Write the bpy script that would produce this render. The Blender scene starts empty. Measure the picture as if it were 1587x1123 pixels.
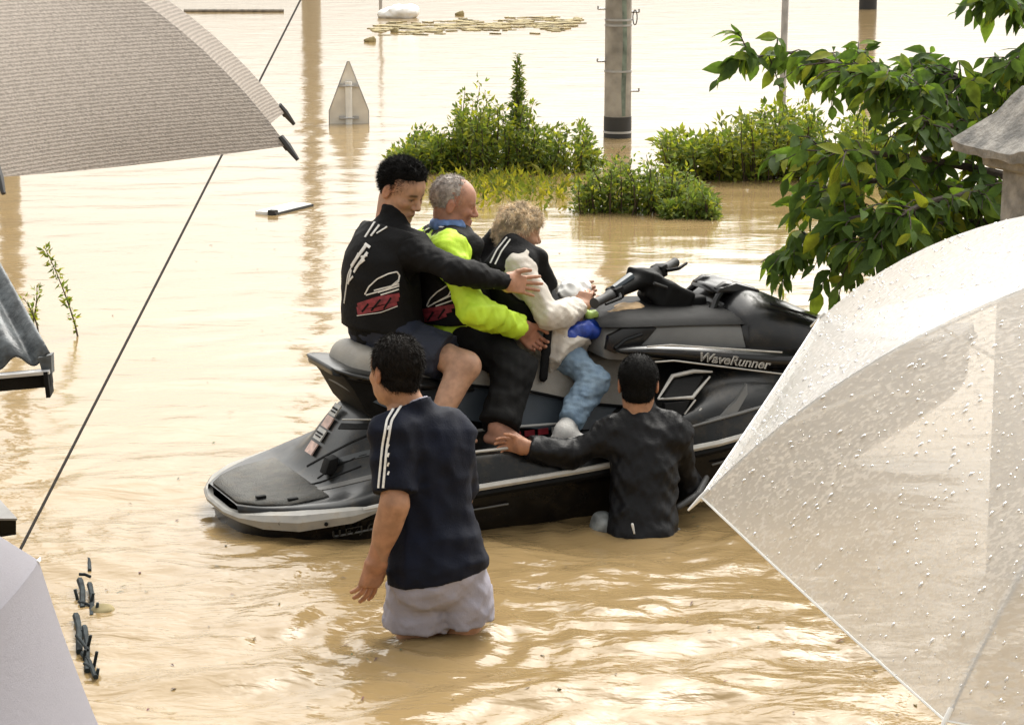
import bpy, bmesh, math, random
import numpy as np
from mathutils import Vector, Matrix
from mathutils.bvhtree import BVHTree
S = bpy.context.scene
COL = S.collection
R = math.radians
rng = np.random.default_rng(7)
random.seed(7)

# ------------------------------------------------------------------ camera
F_PX, PX_W, PX_H = 4000.0, 1587.0, 1123.0
PITCH = math.atan(781 / 4000.0)
CAM = np.array([0.0, 0.0, 2.6])
cd = bpy.data.cameras.new('camera')
cam = bpy.data.objects.new('camera', cd)
COL.objects.link(cam)
cd.sensor_width = 36.0
cd.lens = F_PX / PX_W * 36.0
cd.clip_start = 0.05
cd.clip_end = 6000
cam.location = CAM
cam.rotation_euler = (math.pi / 2 - PITCH, 0, 0)
S.camera = cam

# ------------------------------------------------------------------ daylight: bright overcast
SUN_EL, SUN_AZ = R(52), R(25)          # azimuth measured from +Y towards +X
W = bpy.data.worlds.new('World')
S.world = W
W.use_nodes = True
nt = W.node_tree
bg = nt.nodes['Background']
sky = nt.nodes.new('ShaderNodeTexSky')
sky.sky_type = 'NISHITA'
sky.sun_disc = False
sky.sun_elevation = SUN_EL
sky.sun_rotation = SUN_AZ
sky.air_density = 1.0
sky.dust_density = 6.0
sky.ozone_density = 1.0
hs = nt.nodes.new('ShaderNodeHueSaturation')
hs.inputs['Saturation'].default_value = 0.12
tn = nt.nodes.new('ShaderNodeMix')
tn.data_type = 'RGBA'
tn.blend_type = 'MULTIPLY'
tn.inputs[0].default_value = 1.0
tn.inputs[7].default_value = (1.0, 0.98, 0.925, 1)
nt.links.new(sky.outputs[0], hs.inputs['Color'])
nt.links.new(hs.outputs[0], tn.inputs[6])
nt.links.new(tn.outputs[2], bg.inputs[0])
bg.inputs[1].default_value = 0.15
sd = bpy.data.lights.new('sun', 'SUN')
sd.energy = 0.5
sd.angle = R(90)
sd.color = (1.0, 0.98, 0.94)
sun = bpy.data.objects.new('sun', sd)
COL.objects.link(sun)
sdir = Vector((math.sin(SUN_AZ) * math.cos(SUN_EL), math.cos(SUN_AZ) * math.cos(SUN_EL), math.sin(SUN_EL)))
sun.rotation_euler = sdir.to_track_quat('Z', 'Y').to_euler()
S.view_settings.view_transform = 'Standard'
S.view_settings.look = 'None'
S.view_settings.gamma = 1.0
S.view_settings.use_curve_mapping = False
S.view_settings.exposure = 1.28
S.render.engine = 'CYCLES'
S.cycles.max_bounces = 8
S.cycles.transparent_max_bounces = 16
S.cycles.caustics_reflective = False
S.cycles.caustics_refractive = False

# ------------------------------------------------------------------ helpers
_cR = np.array([1.0, 0, 0])
_cD = np.array([0, math.cos(PITCH), -math.sin(PITCH)])
_cU = np.array([0, math.sin(PITCH), math.cos(PITCH)])

def at(px, py, Y):
    """point on the vertical plane y = Y that the survey photograph shows at (px, py)"""
    v = _cD + _cR * (px - PX_W / 2) / F_PX - _cU * (py - PX_H / 2) / F_PX
    return CAM + v * (Y / v[1])

def onwater(px, py, z=0.0):
    v = _cD + _cR * (px - PX_W / 2) / F_PX - _cU * (py - PX_H / 2) / F_PX
    return CAM + v * ((z - CAM[2]) / v[2])

def tag(o, label=None, cat=None, group=None, kind=None):
    if label: o['label'] = label
    if cat: o['category'] = cat
    if group: o['group'] = group
    if kind: o['kind'] = kind
    return o

def thing(name, label, cat, loc=(0, 0, 0), rot=(0, 0, 0), group=None):
    o = bpy.data.objects.new(name, None)
    COL.objects.link(o)
    o.location = loc
    o.rotation_euler = rot
    o.empty_display_size = 0.1
    return tag(o, label, cat, group)

def link(name, me, mat, parent=None):
    o = bpy.data.objects.new(name, me)
    COL.objects.link(o)
    if parent is not None:
        o.parent = parent
    if mat is not None:
        for m in (mat if isinstance(mat, (list, tuple)) else [mat]):
            me.materials.append(m)
    return o

def mesh_np(name, V, Fq, smooth=True, angle=None):
    me = bpy.data.meshes.new(name)
    V = np.asarray(V, np.float32)
    if isinstance(Fq, np.ndarray):
        n, k = Fq.shape
        me.vertices.add(len(V))
        me.vertices.foreach_set('co', V.ravel())
        me.loops.add(n * k)
        me.loops.foreach_set('vertex_index', Fq.astype(np.int32).ravel())
        me.polygons.add(n)
        me.polygons.foreach_set('loop_start', np.arange(0, n * k, k, dtype=np.int32))
        try:
            me.polygons.foreach_set('loop_total', np.full(n, k, dtype=np.int32))
        except Exception:
            pass
        me.update(calc_edges=True)
    else:
        me.from_pydata([tuple(map(float, v)) for v in V], [], Fq)
        me.update()
    if smooth:
        me.polygons.foreach_set('use_smooth', np.ones(len(me.polygons), dtype=bool))
        if angle:
            me.set_sharp_from_angle(angle=R(angle))
    return me

class MB:
    """collects simple solids into one mesh"""
    def __init__(s):
        s.V, s.F, s.mi = [], [], []
    def add(s, V, F, m=0):
        b = len(s.V)
        s.V += [tuple(map(float, v)) for v in V]
        s.F += [tuple(i + b for i in f) for f in F]
        s.mi += [m] * len(F)
        return s
    def box(s, c, h, rot=None, m=0):
        P = [np.array([sx * h[0], sy * h[1], sz * h[2]]) for sz in (-1, 1) for sy in (-1, 1) for sx in (-1, 1)]
        if rot is not None:
            M = np.array(rot)
            P = [M @ p for p in P]
        P = [p + np.array(c) for p in P]
        return s.add(P, [(0, 2, 3, 1), (4, 5, 7, 6), (0, 1, 5, 4), (2, 6, 7, 3), (0, 4, 6, 2), (1, 3, 7, 5)], m)
    def tube(s, pts, rad, n=8, cap=True, m=0, flat=None):
        pts = [np.array(p, float) for p in pts]
        if not hasattr(rad, '__len__'):
            rad = [rad] * len(pts)
        rings = []
        prev = None
        for i, p in enumerate(pts):
            t = pts[min(i + 1, len(pts) - 1)] - pts[max(i - 1, 0)]
            t = t / (np.linalg.norm(t) + 1e-9)
            if prev is None:
                a = np.array([0, 0, 1.0]) if abs(t[2]) < 0.9 else np.array([1.0, 0, 0])
                u = np.cross(t, a)
            else:
                u = prev - t * (prev @ t)
            u /= np.linalg.norm(u) + 1e-9
            prev = u
            w = np.cross(t, u)
            rings.append([p + rad[i] * (math.cos(2 * math.pi * k / n) * u + (flat or 1.0) * math.sin(2 * math.pi * k / n) * w) for k in range(n)])
        V = [v for r in rings for v in r]
        Fc = []
        for i in range(len(pts) - 1):
            for k in range(n):
                a, b = i * n + k, i * n + (k + 1) % n
                Fc.append((a, b, b + n, a + n))
        if cap:
            Fc.append(tuple(range(n))[::-1])
            Fc.append(tuple((len(pts) - 1) * n + k for k in range(n)))
        return s.add(V, Fc, m)
    def prism(s, poly, y0, y1, axis=1, m=0, shrink=0.0):
        """extrude a polygon (two coords) along axis between y0 and y1"""
        def put(p, d):
            q = list(p)
            q.insert(axis, d)
            return q
        n = len(poly)
        V = [put(p, y0) for p in poly] + [put(p, y1) for p in poly]
        Fc = [tuple(range(n)), tuple(range(2 * n - 1, n - 1, -1))]
        for k in range(n):
            Fc.append(((k + 1) % n, k, k + n, (k + 1) % n + n))
        return s.add(V, Fc, m)
    def mesh(s, name, smooth=True, angle=40, bevel=0):
        me = bpy.data.meshes.new(name)
        me.from_pydata(s.V, [], s.F)
        me.polygons.foreach_set('material_index', np.array(s.mi, dtype=np.int32))
        me.update()
        bm = bmesh.new()
        bm.from_mesh(me)
        bmesh.ops.recalc_face_normals(bm, faces=bm.faces)
        if bevel:
            es = [e for e in bm.edges if len(e.link_faces) == 2 and e.calc_face_angle(0) > R(30)]
            bmesh.ops.bevel(bm, geom=es, offset=bevel, segments=2, affect='EDGES', profile=0.6)
        bm.to_mesh(me)
        bm.free()
        if smooth:
            me.polygons.foreach_set('use_smooth', np.ones(len(me.polygons), dtype=bool))
            me.set_sharp_from_angle(angle=R(angle))
        return me
    def build(s, name, mat, parent=None, smooth=True, angle=40, bevel=0):
        return link(name, s.mesh(name, smooth, angle, bevel), mat, parent)

def catmull(P, n):
    """Catmull-Rom through the rows of P, n steps between rows"""
    P = np.asarray(P, float)
    Q = np.concatenate([[2 * P[0] - P[1]], P, [2 * P[-1] - P[-2]]])
    out = []
    for i in range(1, len(Q) - 2):
        for t in np.linspace(0, 1, n, endpoint=False):
            a, b, c, d = Q[i - 1], Q[i], Q[i + 1], Q[i + 2]
            out.append(0.5 * ((2 * b) + (-a + c) * t + (2 * a - 5 * b + 4 * c - d) * t * t + (-a + 3 * b - 3 * c + d) * t ** 3))
    out.append(P[-1])
    return np.array(out)

def loft(rows, closed=False, capends=False):
    """rows: (n, m, 3) array -> verts, faces"""
    rows = np.asarray(rows, float)
    n, m, _ = rows.shape
    V = rows.reshape(-1, 3)
    Fc = []
    for i in range(n - 1):
        for k in range(m if closed else m - 1):
            a, b = i * m + k, i * m + (k + 1) % m
            Fc.append((a, b, b + m, a + m))
    if capends:
        Fc.append(tuple(range(m))[::-1])
        Fc.append(tuple((n - 1) * m + k for k in range(m)))
    return V, Fc

# ------------------------------------------------------------------ materials
def mat(name, col, rough=0.6, spec=0.5, metal=0.0, var=0.12, vscale=8.0, bump=0.0, bscale=60.0, coat=0.0, col2=None, attr=None, sheen=0.0, rvar=0.1, dirt=0.0):
    m = bpy.data.materials.new(name)
    m.use_nodes = True
    t = m.node_tree
    b = t.nodes['Principled BSDF']
    b.inputs['Roughness'].default_value = rough
    b.inputs['Specular IOR Level'].default_value = spec
    b.inputs['Metallic'].default_value = metal
    b.inputs['Coat Weight'].default_value = coat
    b.inputs['Coat Roughness'].default_value = 0.08
    if sheen:
        b.inputs['Sheen Weight'].default_value = sheen
    tc = t.nodes.new('ShaderNodeTexCoord')
    nz = t.nodes.new('ShaderNodeTexNoise')
    nz.inputs['Scale'].default_value = vscale
    nz.inputs['Detail'].default_value = 6.0
    t.links.new(tc.outputs['Object'], nz.inputs['Vector'])
    mx = t.nodes.new('ShaderNodeMix')
    mx.data_type = 'RGBA'
    c = list(col)
    lo = [max(0, x * (1 - var)) for x in c] if col2 is None else list(col2)
    hi = [min(1, x * (1 + var)) for x in c] if col2 is None else c
    mx.inputs[6].default_value = lo + [1]
    mx.inputs[7].default_value = hi + [1]
    cr = t.nodes.new('ShaderNodeMapRange')
    cr.inputs[1].default_value = 0.35
    cr.inputs[2].default_value = 0.65
    t.links.new(nz.outputs[0], cr.inputs[0])
    t.links.new(cr.outputs[0], mx.inputs[0])
    out = mx.outputs[2]
    if attr:
        at_ = t.nodes.new('ShaderNodeAttribute')
        at_.attribute_name = attr
        mu = t.nodes.new('ShaderNodeMix')
        mu.data_type = 'RGBA'
        mu.blend_type = 'MULTIPLY'
        mu.inputs[0].default_value = 1.0
        t.links.new(out, mu.inputs[6])
        t.links.new(at_.outputs['Color'], mu.inputs[7])
        out = mu.outputs[2]
    if dirt:
        nd = t.nodes.new('ShaderNodeTexNoise')
        nd.inputs['Scale'].default_value = 14.0
        nd.inputs['Detail'].default_value = 9.0
        nd.inputs['Roughness'].default_value = 0.7
        t.links.new(tc.outputs['Object'], nd.inputs['Vector'])
        rd = t.nodes.new('ShaderNodeMapRange')
        rd.inputs[1].default_value = 0.50
        rd.inputs[2].default_value = 0.72
        rd.inputs[4].default_value = dirt
        t.links.new(nd.outputs[0], rd.inputs[0])
        md = t.nodes.new('ShaderNodeMix')
        md.data_type = 'RGBA'
        md.inputs[7].default_value = (0.2, 0.145, 0.08, 1)
        t.links.new(rd.outputs[0], md.inputs[0])
        t.links.new(out, md.inputs[6])
        out = md.outputs[2]
    t.links.new(out, b.inputs['Base Color'])
    if rvar:
        mr = t.nodes.new('ShaderNodeMapRange')
        mr.inputs[3].default_value = max(0.02, rough - rvar)
        mr.inputs[4].default_value = min(1, rough + rvar)
        t.links.new(nz.outputs[0], mr.inputs[0])
        t.links.new(mr.outputs[0], b.inputs['Roughness'])
    if bump:
        n2 = t.nodes.new('ShaderNodeTexNoise')
        n2.inputs['Scale'].default_value = bscale
        n2.inputs['Detail'].default_value = 4.0
        t.links.new(tc.outputs['Object'], n2.inputs['Vector'])
        bp = t.nodes.new('ShaderNodeBump')
        bp.inputs['Strength'].default_value = bump
        bp.inputs['Distance'].default_value = 0.01
        t.links.new(n2.outputs[0], bp.inputs['Height'])
        t.links.new(bp.outputs[0], b.inputs['Normal'])
    return m

# ------------------------------------------------------------------ smooth solids from distance fields
class Field:
    """union of rounded solids on a grid; every solid only touches its own box"""
    def __init__(s):
        s.ops = []
    def cap(s, a, b, r1, r2=None, k=0.03, n=None, sc=1.0, cut=None, sub=False):
        a, b = np.array(a, float), np.array(b, float)
        r2 = r1 if r2 is None else r2
        rr = max(r1, r2) * max(1, sc)
        lo, hi = np.minimum(a, b) - rr, np.maximum(a, b) + rr
        def f(P):
            ab = b - a
            L = ab @ ab + 1e-12
            t = np.clip(((P - a) @ ab) / L, 0, 1)
            q = P - a - t[..., None] * ab
            r = r1 + (r2 - r1) * t
            if n is not None:
                nn = np.array(n, float)
                q = q + (q @ nn)[..., None] * nn * (1 / sc - 1)
            d = np.sqrt((q * q).sum(-1)) - r
            if cut is not None:
                d = np.maximum(d, (P - np.array(cut[0])) @ np.array(cut[1]))
            return d
        s.ops.append((f, lo, hi, k, sub))
        return s
    def ell(s, c, r, M=None, k=0.03, sub=False, cut=None):
        c, r = np.array(c, float), np.array(r, float)
        M = np.eye(3) if M is None else np.array(M, float)   # columns = axes
        ext = np.abs(M) @ r
        def f(P):
            q = (P - c) @ M
            k0 = np.sqrt(((q / r) ** 2).sum(-1)) + 1e-9
            k1 = np.sqrt(((q / (r * r)) ** 2).sum(-1)) + 1e-9
            d = k0 * (k0 - 1) / k1
            if cut is not None:
                d = np.maximum(d, (P - np.array(cut[0])) @ np.array(cut[1]))
            return d
        s.ops.append((f, c - ext, c + ext, k, sub))
        return s
    def box(s, c, h, M=None, rad=0.01, k=0.02, sub=False):
        c, h = np.array(c, float), np.array(h, float)
        M = np.eye(3) if M is None else np.array(M, float)
        ext = np.abs(M) @ (h + rad)
        def f(P):
            q = np.abs((P - c) @ M) - h
            return np.sqrt((np.maximum(q, 0) ** 2).sum(-1)) + np.minimum(q.max(-1), 0) - rad
        s.ops.append((f, c - ext, c + ext, k, sub))
        return s
    def mesh(s, h, lo=None, hi=None, halves=(), disp=None, seed=0):
        """surface nets -> verts, quads; halves: (point, normal) keeps the side the normal points away from"""
        adds = [o for o in s.ops if not o[4]]
        L = np.min([o[1] for o in adds], axis=0) - 0.02 if lo is None else np.array(lo, float)
        H = np.max([o[2] for o in adds], axis=0) + 0.02 if hi is None else np.array(hi, float)
        n = np.ceil((H - L) / h).astype(int) + 2
        D = np.full(n, 0.5, np.float32)
        ax = [L[i] + h * np.arange(n[i]) for i in range(3)]
        for f, a, b, k, sub in s.ops:
            m = k + 0.012
            i0 = np.clip(np.floor((a - m - L) / h).astype(int), 0, n)
            i1 = np.clip(np.ceil((b + m - L) / h).astype(int) + 1, 0, n)
            if (i1 <= i0).any():
                continue
            P = np.stack(np.meshgrid(*[ax[i][i0[i]:i1[i]] for i in range(3)], indexing='ij'), -1)
            d = f(P).astype(np.float32)
            sl = tuple(slice(i0[i], i1[i]) for i in range(3))
            e = D[sl]
            if sub:
                d = -d
                hh = np.maximum(k - np.abs(e - d), 0) / max(k, 1e-6)
                D[sl] = np.maximum(e, d) + hh * hh * k * 0.25
            else:
                hh = np.maximum(k - np.abs(e - d), 0) / max(k, 1e-6)
                D[sl] = np.minimum(e, d) - hh * hh * k * 0.25
        if disp is not None:
            I = np.nonzero(np.abs(D) < 0.05)
            P = L + h * np.stack(I, -1)
            D[I] += disp(P).astype(np.float32)
        if halves:
            G = np.stack(np.meshgrid(*ax, indexing='ij'), -1)
            for p, nn in halves:
                D = np.maximum(D, ((G - np.array(p)) @ np.array(nn)).astype(np.float32))
        for i in range(3):
            for j in (0, -1):
                sl = [slice(None)] * 3
                sl[i] = j
                D[tuple(sl)] = np.maximum(D[tuple(sl)], h * 0.5)
        return surfnet(D, L, h)

def surfnet(D, L, h):
    sgn = D < 0
    c = np.zeros(np.array(D.shape) - 1, np.uint8)
    offs = [(i, j, k) for i in (0, 1) for j in (0, 1) for k in (0, 1)]
    sl = lambda o: tuple(slice(o[i], D.shape[i] - 1 + o[i]) for i in range(3))
    for o in offs:
        c += sgn[sl(o)]
    I = np.stack(np.nonzero((c > 0) & (c < 8)), -1)
    ids = np.full(c.shape, -1, np.int32)
    ids[I[:, 0], I[:, 1], I[:, 2]] = np.arange(len(I))
    acc = np.zeros((len(I), 3))
    cnt = np.zeros(len(I))
    for o in offs:
        for a in range(3):
            if o[a] == 0:
                p = list(o)
                p[a] = 1
                d0 = D[I[:, 0] + o[0], I[:, 1] + o[1], I[:, 2] + o[2]]
                d1 = D[I[:, 0] + p[0], I[:, 1] + p[1], I[:, 2] + p[2]]
                m = (d0 < 0) != (d1 < 0)
                t = np.where(m, d0 / np.where(m, d0 - d1, 1), 0)
                q = np.tile(np.array(o, float), (len(I), 1))
                q[:, a] += t
                acc += q * m[:, None]
                cnt += m
    V = L + h * (I + acc / cnt[:, None])
    quads = []
    for a in range(3):
        b, e = (a + 1) % 3, (a + 2) % 3
        s0 = [slice(None)] * 3
        s1 = [slice(None)] * 3
        s0[a], s1[a] = slice(0, -1), slice(1, None)
        A, B = sgn[tuple(s0)], sgn[tuple(s1)]
        E = np.stack(np.nonzero(A != B), -1)
        ok = (E[:, b] > 0) & (E[:, e] > 0) & (E[:, b] < D.shape[b] - 1) & (E[:, e] < D.shape[e] - 1)
        E = E[ok]
        fl = A[E[:, 0], E[:, 1], E[:, 2]]
        def cell(db, de):
            q = E.copy()
            q[:, b] += db
            q[:, e] += de
            return ids[q[:, 0], q[:, 1], q[:, 2]]
        Q = np.stack([cell(-1, -1), cell(0, -1), cell(0, 0), cell(-1, 0)], -1)
        Q[~fl] = Q[~fl][:, ::-1]
        quads.append(Q)
    Q = np.concatenate(quads)
    return V, Q[(Q >= 0).all(1)]

def wrinkle(amp=0.006, wl=0.09, seed=0, stretch=(1, 1, 1)):
    r = np.random.default_rng(seed)
    ks = []
    for i in range(7):
        d = r.normal(size=3) * np.array(stretch)
        d /= np.linalg.norm(d)
        ks.append((d * 2 * math.pi / (wl * r.uniform(0.5, 1.6)), r.uniform(0, 6.28), r.normal(size=3) * 9, r.uniform(0, 6.28)))
    def f(P):
        o = 0
        for k, ph, kw, pw in ks:
            w = np.sin(P @ kw + pw)
            o = o + (1 - np.abs(np.sin(P @ k * 0.5 + ph + 1.8 * w))) - 0.4
        return -amp * o / 2.2
    return f

def cloth(a1, w1, a2, w2, seed, st=(1, 1, 1)):
    f, g = wrinkle(a1, w1, seed, st), wrinkle(a2, w2, seed + 100, st)
    return lambda P: f(P) + g(P)

def vcolor(me, cols):
    a = me.color_attributes.new('Col', 'FLOAT_COLOR', 'POINT')
    a.data.foreach_set('color', np.c_[cols, np.ones(len(cols))].astype(np.float32).ravel())

def unit(v):
    v = np.array(v, float)
    return v / (np.linalg.norm(v) + 1e-12)

def frame(fwd, up):
    f = unit(fwd)
    l = unit(np.cross(up, f))
    return np.stack([f, l, np.cross(f, l)], 1)      # columns: forward, left, up
# ------------------------------------------------------------------ muddy flood water
MAN = onwater(676, 985)          # man wading in front
CRO = onwater(992, 819)          # man crouching beside the hull
SKI_LOC = np.array([-1.15, 10.0, 0.0])
SKI_ROT = (0.0, R(-2.5), R(22.5))
SKI_M = Matrix.Translation(Vector(SKI_LOC)) @ Matrix.Rotation(SKI_ROT[2], 4, 'Z') @ Matrix.Rotation(SKI_ROT[1], 4, 'Y')
_SM = np.array(SKI_M)
def K(p):
    """jet ski coordinates (forward, left, up from the stern at the waterline) -> world"""
    return _SM[:3, :3] @ np.array(p, float) + _SM[:3, 3]
def Kd(v):
    return _SM[:3, :3] @ np.array(v, float)
_SI = np.linalg.inv(_SM)
def Kpx(px, py, c):
    """point on the fore-and-aft plane y = c of the jet ski"""
    v = _cD + _cR * (px - PX_W / 2) / F_PX - _cU * (py - PX_H / 2) / F_PX
    o = _SI[:3, :3] @ CAM + _SI[:3, 3]
    d = _SI[:3, :3] @ v
    return o + d * ((c - o[1]) / d[1])

def wave_h(X, Y):
    r = np.random.default_rng(3)
    Z = np.zeros_like(X)
    wx = 0.25 * np.sin(0.9 * X + 0.6 * Y) + 0.2 * np.sin(1.7 * Y - 0.8 * X + 1)
    wy = 0.22 * np.sin(1.1 * X - 0.7 * Y + 2) + 0.15 * np.sin(2.3 * X + 1.3 * Y)
    near = 1 / (1 + np.exp((Y - 9.6) * 1.1))
    amp = 0.10 + 0.72 * near
    for i in range(26):
        wl = 0.14 * 1.09 ** i
        an = math.pi / 2 + r.normal() * 0.55
        k = 2 * math.pi / wl
        ph = r.uniform(0, 6.28)
        s = np.sin(k * (math.cos(an) * (X + wx) + math.sin(an) * (Y + wy)) + ph)
        far = np.clip((14 * wl * 3) / np.maximum(Y, 1), 0, 1)
        Z += 0.0055 * wl * (s + 0.35 * np.cos(2 * k * (math.cos(an) * (X + wx) + math.sin(an) * (Y + wy)) + 2 * ph)) * far
    Z *= amp * 1.6
    for c, a, wl, fall in ((MAN, 0.012, 0.16, 0.35), (CRO, 0.010, 0.14, 0.32), (K((0.1, -0.2, 0)), 0.007, 0.17, 0.5)):
        d = np.hypot(X - c[0], (Y - c[1])) + 0.05 * np.sin(4 * X + 3 * Y)
        Z += a * np.sin(2 * math.pi * d / wl) * np.exp(-d / fall) * np.clip(d / 0.2, 0, 1)
    return Z

def axis_lines(segs):
    out = [segs[0][0]]
    for a, b, st in segs:
        n = max(1, int(round((b - a) / st)))
        out += list(a + (b - a) * (np.arange(1, n + 1) / n))
    return np.array(out)
gx = axis_lines([(-900, -60, 120), (-60, -12, 4), (-12, -4, 0.5), (-4, -2.2, 0.06), (-2.2, 2.4, 0.022), (2.4, 5, 0.08), (5, 14, 0.5), (14, 60, 4), (60, 900, 120)])
gy = axis_lines([(-14, 2, 1), (2, 6.8, 0.1), (6.8, 11.2, 0.02), (11.2, 15, 0.035), (15, 26, 0.09), (26, 60, 0.4), (60, 200, 10), (200, 2000, 200)])
GX, GY = np.meshgrid(gx, gy)
GZ = wave_h(GX, GY) * (GY < 60) * (np.abs(GX) < 14)
V = np.stack([GX, GY, GZ], -1).reshape(-1, 3)
nx, ny = len(gx), len(gy)
ii = (np.arange(ny - 1)[:, None] * nx + np.arange(nx - 1)[None, :]).ravel()
Q = np.stack([ii, ii + 1, ii + nx + 1, ii + nx], -1)

def water_material():
    m = bpy.data.materials.new('muddy_water')
    m.use_nodes = True
    t = m.node_tree
    b = t.nodes['Principled BSDF']
    tc = t.nodes.new('ShaderNodeTexCoord')
    def noise(scale, detail, stretch, dist=0.0):
        mp = t.nodes.new('ShaderNodeMapping')
        mp.inputs['Scale'].default_value = stretch
        t.links.new(tc.outputs['Object'], mp.inputs[0])
        n = t.nodes.new('ShaderNodeTexNoise')
        n.inputs['Scale'].default_value = scale
        n.inputs['Detail'].default_value = detail
        n.inputs['Distortion'].default_value = dist
        t.links.new(mp.outputs[0], n.inputs['Vector'])
        return n
    n1 = noise(0.9, 5, (0.6, 1, 1), 0.6)
    mx = t.nodes.new('ShaderNodeMix')
    mx.data_type = 'RGBA'
    mx.inputs[6].default_value = WATER_LO
    mx.inputs[7].default_value = WATER_HI
    t.links.new(n1.outputs[0], mx.inputs[0])
    t.links.new(mx.outputs[2], b.inputs['Base Color'])
    b.inputs['Roughness'].default_value = 0.085
    b.inputs['IOR'].default_value = 1.34
    b.inputs['Specular IOR Level'].default_value = 0.42
    na = noise(3.2, 3, (0.55, 1.25, 1), 1.0)
    nb = noise(11, 3, (0.6, 1.3, 1), 0.6)
    nc = noise(38, 2, (0.6, 1.4, 1), 0.2)
    b1 = t.nodes.new('ShaderNodeBump')
    b1.inputs['Strength'].default_value = 1.0
    b1.inputs['Distance'].default_value = 0.026
    b2 = t.nodes.new('ShaderNodeBump')
    b2.inputs['Strength'].default_value = 1.0
    b2.inputs['Distance'].default_value = 0.0075
    b3 = t.nodes.new('ShaderNodeBump')
    b3.inputs['Strength'].default_value = 1.0
    b3.inputs['Distance'].default_value = 0.0016
    # the current is livelier near the bank than out on the flooded fields
    sp = t.nodes.new('ShaderNodeSeparateXYZ')
    t.links.new(tc.outputs['Object'], sp.inputs[0])
    mr = t.nodes.new('ShaderNodeMapRange')
    mr.inputs[1].default_value = 8.6
    mr.inputs[2].default_value = 12.5
    mr.inputs[3].default_value = 1.0
    mr.inputs[4].default_value = 0.22
    t.links.new(sp.outputs['Y'], mr.inputs[0])
    for nz, bp in ((na, b1), (nb, b2), (nc, b3)):
        mul = t.nodes.new('ShaderNodeMath')
        mul.operation = 'MULTIPLY'
        t.links.new(nz.outputs[0], mul.inputs[0])
        t.links.new(mr.outputs[0], mul.inputs[1])
        t.links.new(mul.outputs[0], bp.inputs['Height'])
    t.links.new(b1.outputs[0], b2.inputs['Normal'])
    t.links.new(b2.outputs[0], b3.inputs['Normal'])
    t.links.new(b3.outputs[0], b.inputs['Normal'])
    return m
WATER_LO = (0.22, 0.146, 0.062, 1)
WATER_HI = (0.29, 0.207, 0.102, 1)
water = link('flood_water', mesh_np('flood_water', V, Q), water_material())
tag(water, kind='structure')
mud = link('flooded_ground', mesh_np('flooded_ground', [(-900, -14, -0.66), (900, -14, -0.66), (900, 2000, -0.66), (-900, 2000, -0.66)], np.array([[0, 1, 2, 3]])), mat('mud', (0.16, 0.1, 0.05), 0.9))
tag(mud, kind='structure')

# ------------------------------------------------------------------ poles and signs standing in the flood
M_conc = mat('concrete', (0.30, 0.28, 0.245), 0.85, var=0.3, vscale=5, bump=0.3, bscale=40)
M_stain = mat('green_stain', (0.16, 0.2, 0.165), 0.85, var=0.4, vscale=9)
M_steel = mat('galvanised_steel', (0.45, 0.45, 0.45), 0.45, metal=0.6, var=0.2)
M_dark = mat('dark_rubber', (0.03, 0.03, 0.03), 0.6)
M_wht = mat('white_paint', (0.75, 0.75, 0.72), 0.5, var=0.08)
M_grey = mat('grey_aluminium', (0.42, 0.4, 0.37), 0.5, metal=0.0, var=0.12)

def utility_pole(px, py, dia, H, label, detail=True, group=None):
    b = onwater(px, py)
    t = thing('utility_pole', label, 'pole', (b[0], b[1], -0.66), group=group)
    m = MB()
    zs = np.linspace(0, H, 30)
    m.tube([(0, 0, z) for z in zs], [dia / 2 * (1 - 0.028 * z) for z in zs], 28)
    m.build('shaft', M_conc, t)
    if detail:
        r = lambda z: dia / 2 * (1 - 0.028 * z)
        f = MB(); f.tube([(0, 0, 0.3), (0, 0, 0.86)], [r(0.3) + 0.004, r(0.86) + 0.004], 28); f.build('protective_sleeve', M_dark, t)
        f = MB(); f.tube([(0, 0, 0.705), (0, 0, 0.725)], [r(0.7) + 0.008] * 2, 28); f.build('band', M_steel, t)
        for z in (1.28, 1.71, 1.76, 2.2):
            f = MB(); f.tube([(0, 0, z), (0, 0, z + 0.018)], [r(z) + 0.006] * 2, 28); f.build('band', M_steel, t)
        for z, an in ((1.1, 0.05), (1.38, math.pi), (1.87, math.pi), (1.84, 0.1), (2.3, 0.0)):
            d = np.array([math.cos(an), math.sin(an) - 0.2, 0])
            f = MB(); f.tube([d * (r(z) - 0.02) + (0, 0, z), d * (r(z) + 0.07) + (0, 0, z)], 0.009, 8)
            f.tube([d * (r(z) + 0.07) + (0, 0, z - 0.004), d * (r(z) + 0.07) + (0, 0, z + 0.03)], 0.009, 8); f.build('step_bolt', M_steel, t)
        rr = r(1.7) + 0.03
        f = MB(); f.tube([(rr + 0.02 * math.cos(a), -0.02, 1.79 + 0.07 * math.sin(a)) for a in np.linspace(0, 6.28, 16)], 0.006, 6); f.build('cable_loop', M_dark, t)
        f = MB()
        a0 = -1.15
        rows = [[(r(z) * 1.006 * math.cos(a), r(z) * 1.006 * math.sin(a), z) for a in np.linspace(a0 - 0.16 - 0.05 * math.sin(7 * z), a0 + 0.2 + 0.06 * math.sin(5 * z), 6)] for z in np.linspace(0.87, H, 40)]
        Vv, Ff = loft(rows); f.add(Vv, Ff); f.build('green_streak', M_stain, t)
    return t
utility_pole(957, 213, 0.262, 9.5, 'thick grey concrete utility pole with green streak and metal bands, behind the bushes')
utility_pole(482, -14, 0.40, 9, 'distant utility pole at the top edge above its long brown reflection', False)
utility_pole(12, 236, 0.21, 7, 'pole behind the taupe umbrella, seen by its reflection at the left edge', False)
utility_pole(1345, 14, 0.30, 8, 'short visible foot of a dark pole at the top edge, right of the thin signpost', False)
f = MB(); f.tube([(0, 0, 0.5), (0, 0, 1.2)], [0.158, 0.157], 24)
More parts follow.
